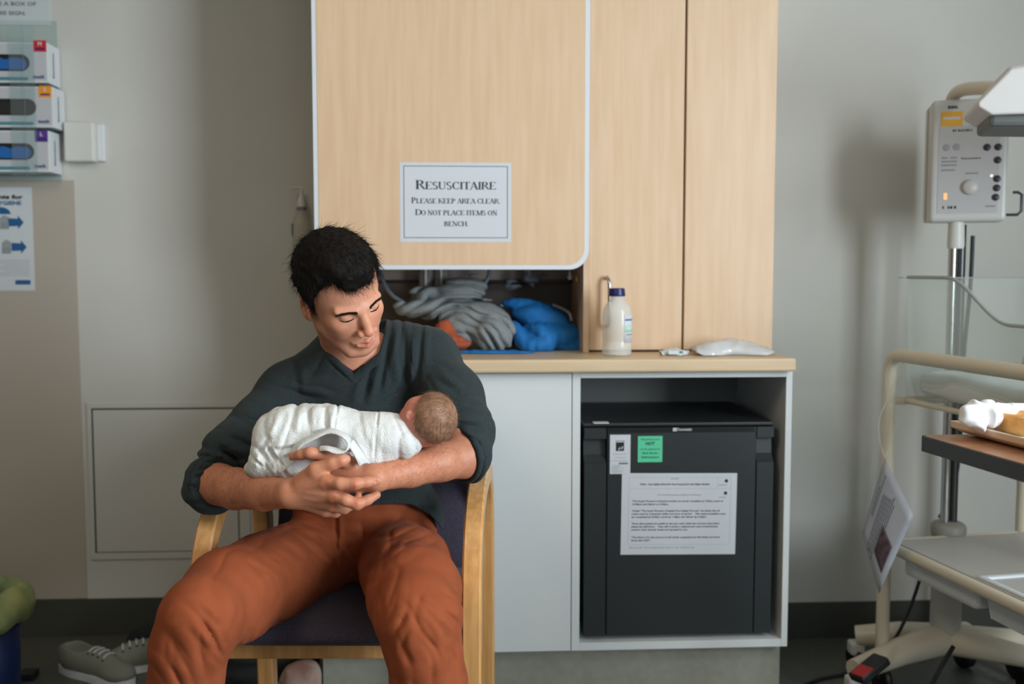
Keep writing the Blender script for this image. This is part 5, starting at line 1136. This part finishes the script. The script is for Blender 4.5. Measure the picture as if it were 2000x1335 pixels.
c = fl_(50, 1330); c.y = 3.0; tag(bx('door_stop', on_y(38, 1325, 2.9).x, on_y(70, 1325, 2.9).x, 2.88, 2.93, .001, Z(1316, 2.88, 50), M['black'], None, .004), 'small black block on the floor beside the waste bin', 'block')
# bin
bc0 = on_y(-30, 1250, 2.62); bn = thing('waste_bin', 'dark blue waste bin with yellow-green liner at the left edge', 'bin', (bc0.x, 2.62, 0))
zr = Z(1196, 2.6, 20); rb = on_y(38, 1250, 2.62).x - bc0.x
MB().lathe([(.001, .001), (rb * .9, .001), (rb * .98, zr), (rb * .93, zr), (rb * .85, .01), (.001, .01)], (bc0.x, 2.62, 0), 40).build('bin_body', M['bin'], bn)
f = Fld()
for i in range(26):
    a = 2 * PI * i / 26; f.add(ell((bc0.x + math.cos(a) * rb * 1.0, 2.62 + math.sin(a) * rb * 1.0, zr + .012 + .012 * math.sin(i * 2.1)), (.030, .030, .040)), .012)
f.disp(lambda P: -(ridged(P @ np.diag([16, 16, 10.]), 1) - .5) * .016)
V, Fs = f.mesh(.004); sculpt('liner', V, Fs, M['liner'], bn, world=False)
# ================================================================ COT TROLLEY (right)
Fp = Wd(1738, 700, 2.75); Np = Wd(2000, 712, 2.24); fx_, fy_ = Fp.x, Fp.y
nv = Vector((Np.x - Fp.x, Np.y - Fp.y, 0)).normalized(); mv = Vector((-nv.y, nv.x, 0)); mv = mv if mv.x > 0 else -mv
def ct(a, b, z): return Vector((fx_, fy_, 0)) + nv * a + mv * b + Vector((0, 0, z))      # a: along towards viewer, b: to the right
zT = Wd(1760, 682, 2.75).z - .012; LC, WC = .84, .44
cot = thing('cot_trolley', 'cream tubular hospital cot trolley with clear baby tub', 'cot', ct(0, 0, 0))
rt = .0185
for b, nm in ((0, 'side_frame'), (WC, 'side_frame')):
    P = [ct(0, b, .085), ct(0, b, .5), ct(0, b, zT - .09)] + bez(ct(0, b, zT - .07), ct(0, b, zT - .005), ct(.015, b, zT), ct(.08, b, zT), 8) + [ct(LC / 2, b, zT)] + bez(ct(LC - .08, b, zT), ct(LC - .015, b, zT), ct(LC, b, zT - .005), ct(LC, b, zT - .07), 8) + [ct(LC, b, .085)]
    MB().tube(P, rt, 14).build(nm, M['cream'], cot)
zl = Wd(1760, 783, 2.75).z
for a in (0, LC): MB().tube([ct(a, 0, zl), ct(a, WC, zl)], .012, 12).build('cross_rail', M['cream'], cot)
for b in (.05, WC - .05): MB().tube([ct(0, b, zl), ct(LC, b, zl)], .008, 10).build('tub_rail', M['cream'], cot)
# lower tray frame
zs_ = Wd(1757, 1068, 2.75).z
P = [ct(.03, -.005, zs_)] + [ct(LC / 2, -.005, zs_)] + bez(ct(LC - .03, -.005, zs_), ct(LC + .03, -.005, zs_), ct(LC + .03, -.005, zs_), ct(LC + .03, .06, zs_), 6) + [ct(LC + .03, WC - .06, zs_)] + bez(ct(LC + .03, WC - .05, zs_), ct(LC + .03, WC, zs_), ct(LC + .03, WC, zs_), ct(LC - .03, WC, zs_), 6) + [ct(.0, WC, zs_)]
MB().tube(P, .0155, 12).build('tray_frame', M['cream'], cot)
MB().tube([ct(0, 0, zs_), ct(0, WC, zs_)], .012, 12).build('tray_rail', M['cream'], cot)
mtc = frame_mtx(ct(0, 0, 0), nv, (0, 0, 1))
sgn = 1 if (mtc.to_3x3() @ Vector((0, 1, 0))).dot(mv) > 0 else -1
def cb(name, a0, a1, b0, b1, z0, z1, m, bev=.004):
    y0, y1 = sorted((b0 * sgn, b1 * sgn)); return MB().box(a0, a1, y0, y1, z0, z1, bev, mtx=mtc).build(name, m, cot)
cb('shelf_panel', .02, LC, .012, WC - .012, zs_ + .008, zs_ + .013, mat('shelf_grey', (186, 184, 180), .45), .001)
def tray(a0, a1, b0, b1, dz, m):
    """open tray with sloped walls and a flat rim"""
    R1 = [(a0, b0), (a1, b0), (a1, b1), (a0, b1)]; ins = lambda d: [(a0 + d, b0 + d), (a1 - d, b0 + d), (a1 - d, b1 - d), (a0 + d, b1 - d)]
    rings = [(ins(-.004), zs_ + .016), (R1, zs_ + .020), (ins(.014), zs_ + .019), (ins(.024), zs_ - dz + .006), (ins(.02), zs_ - dz), (ins(.008), zs_ - .0), ]
    V = []; Fc = []
    for ps, z in rings: V += [ct(a, b, z) for a, b in ps]
    for i in range(len(rings) - 1):
        for k in range(4): Fc.append([i * 4 + k, i * 4 + (k + 1) % 4, (i + 1) * 4 + (k + 1) % 4, (i + 1) * 4 + k])
    Fc.append([12, 13, 14, 15]); Fc.append([19, 18, 17, 16]); Fc += [[20 + k, 20 + (k + 1) % 4, (k + 1) % 4, k] for k in range(4)]
    o = MB().add(V, Fc).build('drawer_tray', m, cot); bv = o.modifiers.new('round', 'BEVEL'); bv.width = .004; bv.segments = 2
tray(.37, .84, .02, WC - .02, .085, mat('tray_white', (216, 222, 228), .35))
cb('under_bin', .06, .36, .02, WC - .02, zs_ - .072, zs_ + .004, M['white'], .012)
# tub: far wall, near wall, two side walls with the swept rim, floor
tubm = clear('perspex', (250, 252, 251), alpha=.86, rough=.08, haze=.7)
zR = Wd(1768, 541, 2.72).z; zF = Wd(1800, 775, 2.70).z; zLo = Wd(1960, 640, 2.22).z
def rimz(a): # height of the rim along the length
    t_ = min(1, max(0, (a - .20) / .24)); t_ = t_ * t_ * (3 - 2 * t_); hi = zR; return hi + (zLo - hi) * t_
n = 40; th = .004; A_ = [.035 + (LC - .07) * i / n for i in range(n + 1)]
b0_, b1_ = .030, WC - .030
def side(bb, fl):
    V = []; Fc = []
    for a in A_:
        for z, o in ((zF - .01, .03 * fl), (zF + .06, .008 * fl), (rimz(a), 0)): V.append(ct(a, bb + o, z))
    m = len(V); V += [v + mv * th * fl for v in V]
    for i in range(n):
        for j in range(2): q = [i * 3 + j, i * 3 + 3 + j, i * 3 + 4 + j, i * 3 + 1 + j]; Fc += [q, [k + m for k in q[::-1]]]
        Fc.append([i * 3 + 2, i * 3 + 5, i * 3 + 5 + m, i * 3 + 2 + m])
    for i in (0, n): Fc += [[i * 3 + j, i * 3 + j + 1, i * 3 + j + 1 + m, i * 3 + j + m] for j in range(2)]
    MB().add(V, Fc, True).build('tub_side', tubm, cot)
    MB().tube([ct(a, bb - .004 * fl, rimz(a)) for a in A_], .0048, 8).build('tub_rim', clear('perspex_rim', (214, 220, 220), alpha=.35, rough=.15, haze=.75), cot)
side(b0_, 1); side(b1_, -1)
cb('tub_end', .031, .035, b0_, b1_, zF - .008, zR, tubm, .001); cb('tub_end', LC - .035, LC - .031, b0_, b1_, zF - .008, zLo, tubm, .001)
cb('tub_flange', .012, .036, b0_ - .02, b1_ + .01, zR - .003, zR, clear('perspex_rim'), .001)
cb('tub_floor', .035, LC - .035, b0_ + .03, b1_ - .03, zF - .012, zF - .006, tubm, .001)
# bolt and thumb
MB().lathe([(.011, 0), (.013, .004), (.011, .010), (.001, .012)], Wd(1770, 697, 2.70), 16, axis=-Vector(Wd(1770, 697, 2.70) - O0).normalized()).build('fixing_cap', M['white'], cot)
# mattress: own thing
mq = Fld()
cm = ct(LC / 2, WC / 2, zF + .037); R3 = np.stack([np.array(nv), np.array(mv), [0, 0, 1]], 1)
mq.add(rbox(cm, (LC / 2 - .05, WC / 2 - .045, .034), .028, R3), .01)
mq.disp(lambda P: (noise(P, 9) - .5) * .014 + (ridged(P, 16) - .5) * -.004)
V, Fs = mq.mesh(.007, smooth=2); mo = sculpt('cot_mattress', V, Fs, mat('pale_sheet', (226, 231, 230), .9, bump=.2, bscale=200), None, world=False); tag(mo, 'pale green sheeted mattress lying inside the clear cot tub', 'mattress')
for a, b in ((0, 0), (LC, 0), (0, WC), (LC, WC)):
    c = ct(a, b, 0); w_ = MB().lathe([(.001, -.012), (.036, -.012), (.041, -.008), (.041, .008), (.036, .012), (.001, .012)], c + Vector((.0, 0, .0415)), 24, axis=(1, .2, 0)).build('caster', M['black'], cot)
    MB().lathe([(.024, .082), (.030, .09), (.030, .112), (.022, .12)], c, 20).build('caster_collar', M['plastic_d'] if (a, b) != (0, 0) else M['black'], cot)
    MB().box(c.x - .02, c.x + .02, c.y - .018, c.y + .018, .04, .088, .006).build('caster_fork', M['black'], cot)
c = ct(0, 0, 0); a = Wd(1700, 1302, 2.66); mp_ = Matrix.Translation(a) @ Matrix.Rotation(-.5, 4, 'Y') @ Matrix.Rotation(.3, 4, 'Z')
MB().box(-.055, .045, -.03, .03, -.014, .010, .006, mtx=mp_).build('brake_pedal', M['black'], cot)
MB().box(-.05, -.010, -.031, .02, .0101, .0125, .001, mtx=mp_).build('brake_plate', M['red'], cot)
# hanging tag card and its string
tc_ = [Wd(1728, 893, 2.665), Wd(1784, 1006, 2.60), Wd(1717, 1159, 2.655), Wd(1683, 1041, 2.70)]
tg = thing('tag_card', 'white laminated card with small photo hanging by string from the cot frame', 'card', tc_[0])
nb_ = (tc_[1] - tc_[0]).cross(tc_[3] - tc_[0]).normalized(); nb_ = nb_ if nb_.y < 0 else -nb_
def tcp(u, v, o=0): # u: 0..1 from top->left (text dir), v: from top->right
    return tc_[0].lerp(tc_[3], u).lerp(tc_[1].lerp(tc_[2], u), v) + nb_ * (o + .006 * math.sin(PI * u) * math.sin(PI * v))
def sheet(name, u0, u1, v0, v1, o, m, k=8):
    V = [tcp(u0 + (u1 - u0) * i / k, v0 + (v1 - v0) * j / k, o) for i in range(k + 1) for j in range(k + 1)]
    Fc = [[i * (k + 1) + j, (i + 1) * (k + 1) + j, (i + 1) * (k + 1) + j + 1, i * (k + 1) + j + 1] for i in range(k) for j in range(k)]
    ob = MB().add(V, Fc, True).build(name, m, tg); so = ob.modifiers.new('thickness', 'SOLIDIFY'); so.thickness = .0006; so.offset = 0
    return ob
sheet('card_sheet', 0, 1, 0, 1, 0, mat('card_white', (172, 174, 184), .5))
sheet('card_photo', .50, .84, .50, .86, .0012, mat('card_photo', (50, 42, 48), .6, rgb2=(96, 74, 80), nscale=60))
m_ = MB()
for j, (u0, u1) in enumerate(((.30, .62), (.12, .62), (.28, .9), (.26, .92), (.24, .93), (.22, .94), (.2, .95), (.14, .46), (.2, .5))):
    v = .16 + .05 * j if j > 1 else .10 + .05 * j
    for s0 in np.arange(u0, u1, .06):
        q_ = [tcp(s0, v, .0012), tcp(s0 + .052, v, .0012), tcp(s0 + .052, v + .014, .0012), tcp(s0, v + .014, .0012)]; m_.add(q_, [[0, 1, 2, 3]])
m_.build('card_print', M['ink'], tg)
sm_ = mat('white_string', (206, 204, 196), .7)
MB().tube(spline([Wd(1728, 893, 2.664), Wd(1718, 860, 2.68), Wd(1717, 820, 2.69), Wd(1733, 780, 2.70), Wd(1752, 735, 2.695), Wd(1768, 700, 2.69)], 6), .0013, 6).build('string', sm_, tg)
MB().tube(spline([Wd(1728, 893, 2.664), Wd(1742, 860, 2.69), Wd(1750, 820, 2.71), Wd(1734, 785, 2.70), Wd(1730, 730, 2.70), Wd(1745, 700, 2.71)], 6), .0013, 6).build('string', sm_, tg)

# ================================================================ INFANT WARMER (pole unit behind the cot)
wp = Wd(1850, 1100, 2.87); wpx, wpy = wp.x, wp.y
iw = thing('infant_warmer', 'grey-white infant warmer on wheeled pole with control box and heater hood', 'medical equipment', (wpx, wpy, 0))
def wz(py, d=2.87): return Wd(1860, py, d).z
MB().tube([(wpx - .012, wpy, wz(1030)), (wpx - .012, wpy, wz(440, 2.85))], .0125, 14).build('pole', M['chrome'], iw)
MB().tube([(wpx + .016, wpy + .01, wz(1030)), (wpx + .016, wpy + .01, wz(440, 2.85))], .013, 14).build('pole', mat('dark_steel', (80, 82, 84), .3, .9), iw)
MB().lathe([(.046, wz(1046)), (.048, wz(1040)), (.048, wz(1024)), (.040, wz(1018)), (.001, wz(1016))], (wpx, wpy, 0), 28).build('pole_collar', mat('warm_grey', (150, 148, 140), .5), iw)
MB().lathe([(.046, .10), (.042, .16), (.042, wz(1046))], (wpx, wpy, 0), 28).build('pedestal', mat('pedestal_white', (190, 188, 180), .5), iw)
def leg(px, py, d, m=None):
    e_ = Wd(px, py, d); e_.z = max(e_.z, .10); s0_ = Vector((wpx, wpy, .125)); P = [s0_, s0_.lerp(e_, .5) + Vector((0, 0, .008)), e_]
    MB().tube(P, [.045, .038, .030], 12).build('base_leg', M['cream'], iw)
    c = Vector((e_.x, e_.y, 0)); MB().lathe([(.001, -.014), (.030, -.014), (.034, -.010), (.034, .010), (.030, .014), (.001, .014)], c + Vector((0, 0, .0345)), 20, axis=(1, .3, 0)).build('caster', M['black'], iw)
    MB().box(c.x - .022, c.x + .022, c.y - .024, c.y + .02, .045, .085, .008).build('caster_cover', M['plastic'], iw)
leg(1672, 1255, 2.98); leg(1668, 1322, 2.72)
for a in (-.9, .15, 1.2):
    e_ = Vector((wpx + .30 * math.cos(a), wpy + .30 * math.sin(a) * .4 - .02, .11)); q = e_ - O0
    MB().tube([Vector((wpx, wpy, .125)), e_], [.045, .030], 12).build('base_leg', M['cream'], iw)
    MB().lathe([(.001, -.014), (.034, -.012), (.034, .012), (.001, .014)], Vector((e_.x, e_.y, .0345)), 20, axis=(1, .3, 0)).build('caster', M['black'], iw)
# control box
ca, cbx = Wd(1820, 430, 2.74), Wd(1958, 190, 2.78)
yb = 2.0; bxz0, bxz1 = Wd(1880, 432, 2.74).z, Wd(1880, 192, 2.74).z; ang = math.radians(-20)
ctr = Wd(1888, 310, 2.80); mtb = Matrix.Translation((ctr.x, ctr.y, 0)) @ Matrix.Rotation(ang, 4, 'Z'); wb_ = .099
def pb(name, x0, x1, y0, y1, z0, z1, m, bev=.004): return MB().box(x0, x1, y0, y1, z0, z1, bev, seg=3, mtx=mtb).build(name, m, iw)
pb('control_box', -wb_, wb_, -.052, .045, bxz0, bxz1, mat('unit_white', (204, 204, 204), .4), .012)
pb('box_gap', -wb_ - .0005, wb_ + .0005, .045, .051, bxz0 + .01, bxz1 - .006, M['plastic_d'], .001)
pb('box_back', -wb_ - .003, wb_ + .003, .051, .095, bxz0 + .003, bxz1 - .005, M['plastic'], .008)
mf = mtb @ Matrix.Translation((0, -.0525, 0)); hB = bxz1 - bxz0
def uv(u, v): return (-wb_ + 2 * wb_ * u, bxz1 - hB * v)
def fbox(name, u0, u1, v0, v1, m, o0=-.0006, o1=.0002, bev=0):
    a, b = uv(u0, v0), uv(u1, v1); return MB().box(a[0], b[0], o0, o1, b[1], a[1], bev, mtx=mf).build(name, m, iw)
fbox('front_overlay', .10, .88, .22, .93, mat('overlay_grey', (190, 189, 192), .4))
fbox('yellow_label', .12, .40, .10, .22, mat('warning_yellow', (236, 176, 60), .5), -.0009)
fbox('yellow_label_print', .15, .37, .145, .165, M['paper'], -.0013)
m_ = MB(); a = uv(.27, .075); put_text(m_, 'IDEAL', mf, a[0], a[1], .007, .026, bold=.05, off=-.0008); a = uv(.40, .265); put_text(m_, 'BY ROOM 2', mf, a[0], a[1], .006, .05, bold=.04, off=-.0009)
a = uv(.52, .49); put_text(m_, 'Resuscitaire', mf, a[0], a[1], .0045, .05, bold=.03, off=-.0009); m_.build('lettering', M['ink'], iw)
def button(name, u, v, r_, m, h_=.004):
    a = uv(u, v); c_ = mf @ Vector((a[0], 0, a[1])); ax = (mf.to_3x3() @ Vector((0, -1, 0)))
    MB().lathe([(r_, -.001), (r_, h_ * .7), (r_ * .85, h_), (.001, h_ * 1.05)], c_, 20, axis=ax).build(name, m, iw)
dk = mat('button_dark', (44, 46, 62), .4)
for u, v in ((.72, .40), (.86, .40), (.86, .505), (.86, .655), (.86, .73), (.85, .805)): button('button', u, v, .0095, dk)
for u, v in ((.20, .39), (.33, .39)): button('indicator', u, v, .0095, mat('dial_grey', (160, 160, 164), .4), .0015)
button('rotary_knob', .52, .72, .020, mat('knob_white', (202, 200, 198), .4), .012)
button('power_light', .79, .63, .003, mat('led_white', (230, 235, 190), .4, emit=1.5), .002)
fbox('amber_lamp', .185, .225, .765, .815, mat('amber_led', (255, 150, 90), .4, emit=1.4), -.0012)
m_ = MB()
for u0, u1, v in ((.14, .22, .47), (.25, .34, .47), (.14, .34, .50), (.14, .34, .53), (.14, .32, .57), (.45, .62, .60), (.72, .85, .87)):
    a, b = uv(u0, v), uv(u1, v + .012); m_.box(a[0], b[0], -.0012, -.0007, b[1], a[1], mtx=mf)
m_.build('print', mat('print_soft', (140, 142, 150), .5), iw)
m_ = MB()
for u0, u1 in ((.17, .19), (.24, .26), (.27, .30), (.32, .35)): a, b = uv(u0, .87), uv(u1, .892); m_.box(a[0], b[0], -.0012, -.0007, b[1], a[1], mtx=mf)
m_.build('dark_print', M['ink'], iw)
P = [mtb @ Vector(p) for p in ((wb_ - .002, 0, bxz0 + .02), (wb_ + .035, 0, bxz0 + .02), (wb_ + .045, 0, bxz0 + .03), (wb_ + .045, 0, bxz0 + .075), (wb_ + .035, 0, bxz0 + .082), (wb_ + .022, 0, bxz0 + .082))]
MB().tube(P, .004, 8).build('hook_bracket', mat('dark_steel', (80, 82, 84), .3, .9), iw)
MB().lathe([(.021, wz(486, 2.85)), (.023, wz(480, 2.85)), (.021, bxz0 + .002)], (wpx - .005, wpy, 0), 24).build('box_mount', M['plastic'], iw)
# heater hood on its arm
ha, hb, hc_, hd = Wd(1876, 212, 2.42), Wd(2140, 185, 2.2), None, None
hz0 = Wd(1900, 238, 2.42).z; hA = Wd(1832, 200, 2.42)
hm = frame_mtx((hA.x, hA.y, 0), Wd(2150, 200, 2.32) - hA, (0, 0, 1)); 
prof = [(0.0, hz0 + .022), (.0, hz0 + .034), (.062, hz0 + .115), (.34, hz0 + .17), (.46, hz0 + .15), (.48, hz0 + .02), (.03, hz0 + .002)]
V = []; 
for y, k in ((-.10, .9), (-.08, 1), (.10, 1), (.13, .9)): V += [hm @ Vector((p[0], y * (1 if True else 0), hz0 + (p[1] - hz0) * k)) for p in prof]
n = len(prof); Fc = [list(range(n)), list(range(3 * n, 4 * n))[::-1]] + [[j * n + i, j * n + (i + 1) % n, (j + 1) * n + (i + 1) % n, (j + 1) * n + i] for j in range(3) for i in range(n)]
ho = MB().add(V, Fc).build('heater_hood', mat('hood_white', (206, 204, 204), .45), iw); bv = ho.modifiers.new('round', 'BEVEL'); bv.width = .006; bv.segments = 3
MB().box(.03, .46, -.085, .115, hz0 - .022, hz0 + .012, .01, mtx=hm).build('heater_grille', mat('grille_grey', (92, 96, 96), .5), iw)
MB().tube([Vector((wpx, wpy + .06, bxz0 + .1)), Vector((wpx, wpy + .06, bxz1 - .01))] + bez((wpx, wpy + .06, bxz1), (wpx, wpy + .05, bxz1 + .05), tuple(Wd(1890, 172, 2.7)), tuple(Wd(1985, 172, 2.5)), 8), .018, 12).build('hood_arm', M['cream'], iw)
tag(MB().tube(spline([Wd(1900, 460, 2.87), Wd(1895, 560, 2.88), Wd(1882, 700, 2.9), Wd(1872, 900, 2.93), Wd(1848, 985, 2.93), Wd(1835, 1010, 2.92)], 6), .006, 8).build('cable', mat('teal_cable', (30, 52, 56), .5)), 'dark cable running down behind the warmer pole', 'cable')
tag(MB().tube(spline([Wd(1800, 1120, 2.9), Wd(1780, 1180, 2.88), Wd(1755, 1235, 2.85), Wd(1737, 1258, 2.80)], 6), .005, 8).build('cable', M['black']), 'black cable hanging beside the cot post under the trays', 'cable')
def gz(px, py, z=.006): p_ = on_z(px, py, z); return p_
cl_ = [gz(1560, 1342), gz(1600, 1326), gz(1640, 1318), gz(1668, 1312), gz(1700, 1300)]
tag(MB().tube(spline(cl_, 6), .005, 8).build('cable', M['black']), 'black cable trailing across floor left of the cot post', 'cable')
cl_ = [Wd(1862, 1262, 2.62), Wd(1845, 1290, 2.6), Wd(1828, 1320, 2.58), Wd(1815, 1350, 2.56), gz(1800, 1420, .005)]
tag(MB().tube(spline(cl_, 6), .006, 8).build('cable', M['black']), 'black cable looping down from the warmer base', 'cable')

# ================================================================ OVERBED TABLE AND MEAL
zO = .87; P0 = on_z(1792, 848, zO); P1 = on_z(2020, 912, zO); e1 = (P1 - P0); e1.z = 0; e1.normalize(); e2 = Vector((-e1.y, e1.x, 0)); e2 = e2 if e2.x > 0 else -e2
ot = thing('overbed_table', 'overbed table with wood-effect top and dark grey edge', 'table', tuple(P0 + e2 * .25)[:2] + (0,))
pB = on_z(2000, 846, zO); eb = (pB - P0); eb.z = 0; eb.normalize()
def op(a, b, z): return P0 + e1 * a + eb * b + Vector((0, 0, z - zO))
def tabletop(ins, z0, z1, name, m):
    r = .02; L1, L2 = .78, .40; pts = []
    def corner(a, b, sa, sb):
        for i in range(6): t_ = i / 5 * PI / 2; pts.append((a + sa * (r - r * math.cos(t_)) if True else 0, b + sb * (r - r * math.sin(t_))))
    C_ = [(ins, ins, 1, 1, 0), (L1 - ins, ins, -1, 1, 1), (L1 - ins, L2 - ins, -1, -1, 0), (ins, L2 - ins, 1, -1, 1)]
    for a, b, sa, sb, fl in C_:
        seq = [(a + sa * r * (1 - math.cos(t_)), b + sb * r * (1 - math.sin(t_))) for t_ in [i / 5 * PI / 2 for i in range(6)]]
        pts += seq if not fl else seq[::-1]
    n = len(pts); V = [op(a, b, z0) for a, b in pts] + [op(a, b, z1) for a, b in pts]
    return MB().add(V, [list(range(n)), list(range(n, 2 * n))[::-1]] + [[i, (i + 1) % n, (i + 1) % n + n, i + n] for i in range(n)]).build(name, m, ot)
tabletop(0, zO - .030, zO - .001, 'edge_band', mat('edge_grey', (62, 70, 76), .5)); tabletop(.004, zO - .002, zO, 'table_top', mat('table_wood', (188, 140, 108), .3, rgb2=(170, 122, 92), nscale=5, stretch=(3, 20, 1)))
cA = op(.35, .36, 0); MB().box(cA.x - .03, cA.x + .03, cA.y - .03, cA.y + .03, .06, zO - .031, .006).build('column', M['plastic_d'], ot)
MB().box(cA.x - .04, cA.x + .04, cA.y - .30, cA.y + .25, .03, .062, .01).build('base', M['plastic_d'], ot)
for dy in (-.27, .22): MB().lathe([(.001, -.012), (.016, -.012), (.016, .012), (.001, .012)], (cA.x, cA.y + dy, .0165), 16, axis=(1, 0, 0)).build('caster', M['black'], ot)
zT_ = zO + .0006
T0 = on_z(1856, 846, zT_); tr = thing('meal_tray', 'tan plastic meal tray resting on the overbed table', 'tray', T0)
def tp(a, b, z): return T0 + e1 * a + eb * b + Vector((0, 0, z))
L1, L2 = .46, .34; rg = [((.03, .03), .0), ((.016, .016), .004), ((0, 0), .013), ((-.001, -.001), .026), ((.005, .005), .026), ((.022, .022), .007), ]
V = []; 
for (a, b), z in rg:
    for i in range(4):
        cx_, cy_ = ((0, 0), (L1, 0), (L1, L2), (0, L2))[i]; sx_, sy_ = ((1, 1), (-1, 1), (-1, -1), (1, -1))[i]
        V.append(tp(cx_ + sx_ * a, cy_ + sy_ * b, z))
Fc = [[0, 1, 2, 3]] + [[j * 4 + i, j * 4 + (i + 1) % 4, (j + 1) * 4 + (i + 1) % 4, (j + 1) * 4 + i] for j in range(5) for i in range(4)] + [[23, 22, 21, 20]]
o = MB().add(V, Fc).build('tray_body', mat('tray_tan', (226, 198, 168), .4), tr); bv = o.modifiers.new('round', 'BEVEL'); bv.width = .0018; bv.segments = 2
bq = on_z(2000, 842, zT_ + .02); pc = Vector((bq.x, bq.y, zT_ + .0065)) + eb * .012; pl = MB().lathe([(.001, 0), (.045, 0), (.05, .003), (.074, .011), (.077, .0125), (.073, .013), (.045, .005), (.001, .004)], pc, 48).build('dinner_plate', mat('plate_white', (228, 230, 232), .2)); tag(pl, 'white round plate on the tan meal tray', 'plate')
bpz = pc.z + .010
f = Fld(); brd = np.array([pc.x, pc.y, bpz + .0168]); Rb = np.stack([np.array(e1), np.array([-e1.y, e1.x, 0]), [0, 0, 1]], 1)
f.add(rbox(brd, (.055, .045, .0165), .008, Rb), .005); f.disp(lambda P: (noise(P, 40) - .5) * .006)
V, Fs = f.mesh(.003); tag(sculpt('bread_slice', V, Fs, mat('toast', (214, 150, 78), .8, rgb2=(232, 186, 120), nscale=28, bump=.5, bscale=120), None, world=False), 'thick golden bread slice on white plate', 'bread')
f = Fld(); nc_ = on_z(1925, 812, bpz + .03); 
for px, py, r_, dd in ((1893, 810, (.012, .012, .018), .05), (1906, 802, (.010, .012, .016), .06), (1920, 812, (.028, .025, .018), .06), (1950, 805, (.03, .02, .012), .10), (1985, 806, (.04, .02, .012), .12), (1912, 828, (.016, .016, .010), .04), (1928, 796, (.012, .012, .010), .08)):
    q = Wd(px, py, 1.80 + dd); f.add(ell(tuple(q), r_), .008)
f.disp(lambda P: -(ridged(P @ np.diag([38, 38, 26.]), 1) - .5) * .016)
V, Fs = f.mesh(.0026); V[:, 2] = np.maximum(V[:, 2], zT_ + .0085); tag(sculpt('paper_napkin', V, Fs, mat('tissue', (236, 238, 244), .9), None, world=False), 'crumpled white paper napkin behind bread on the plate', 'napkin')
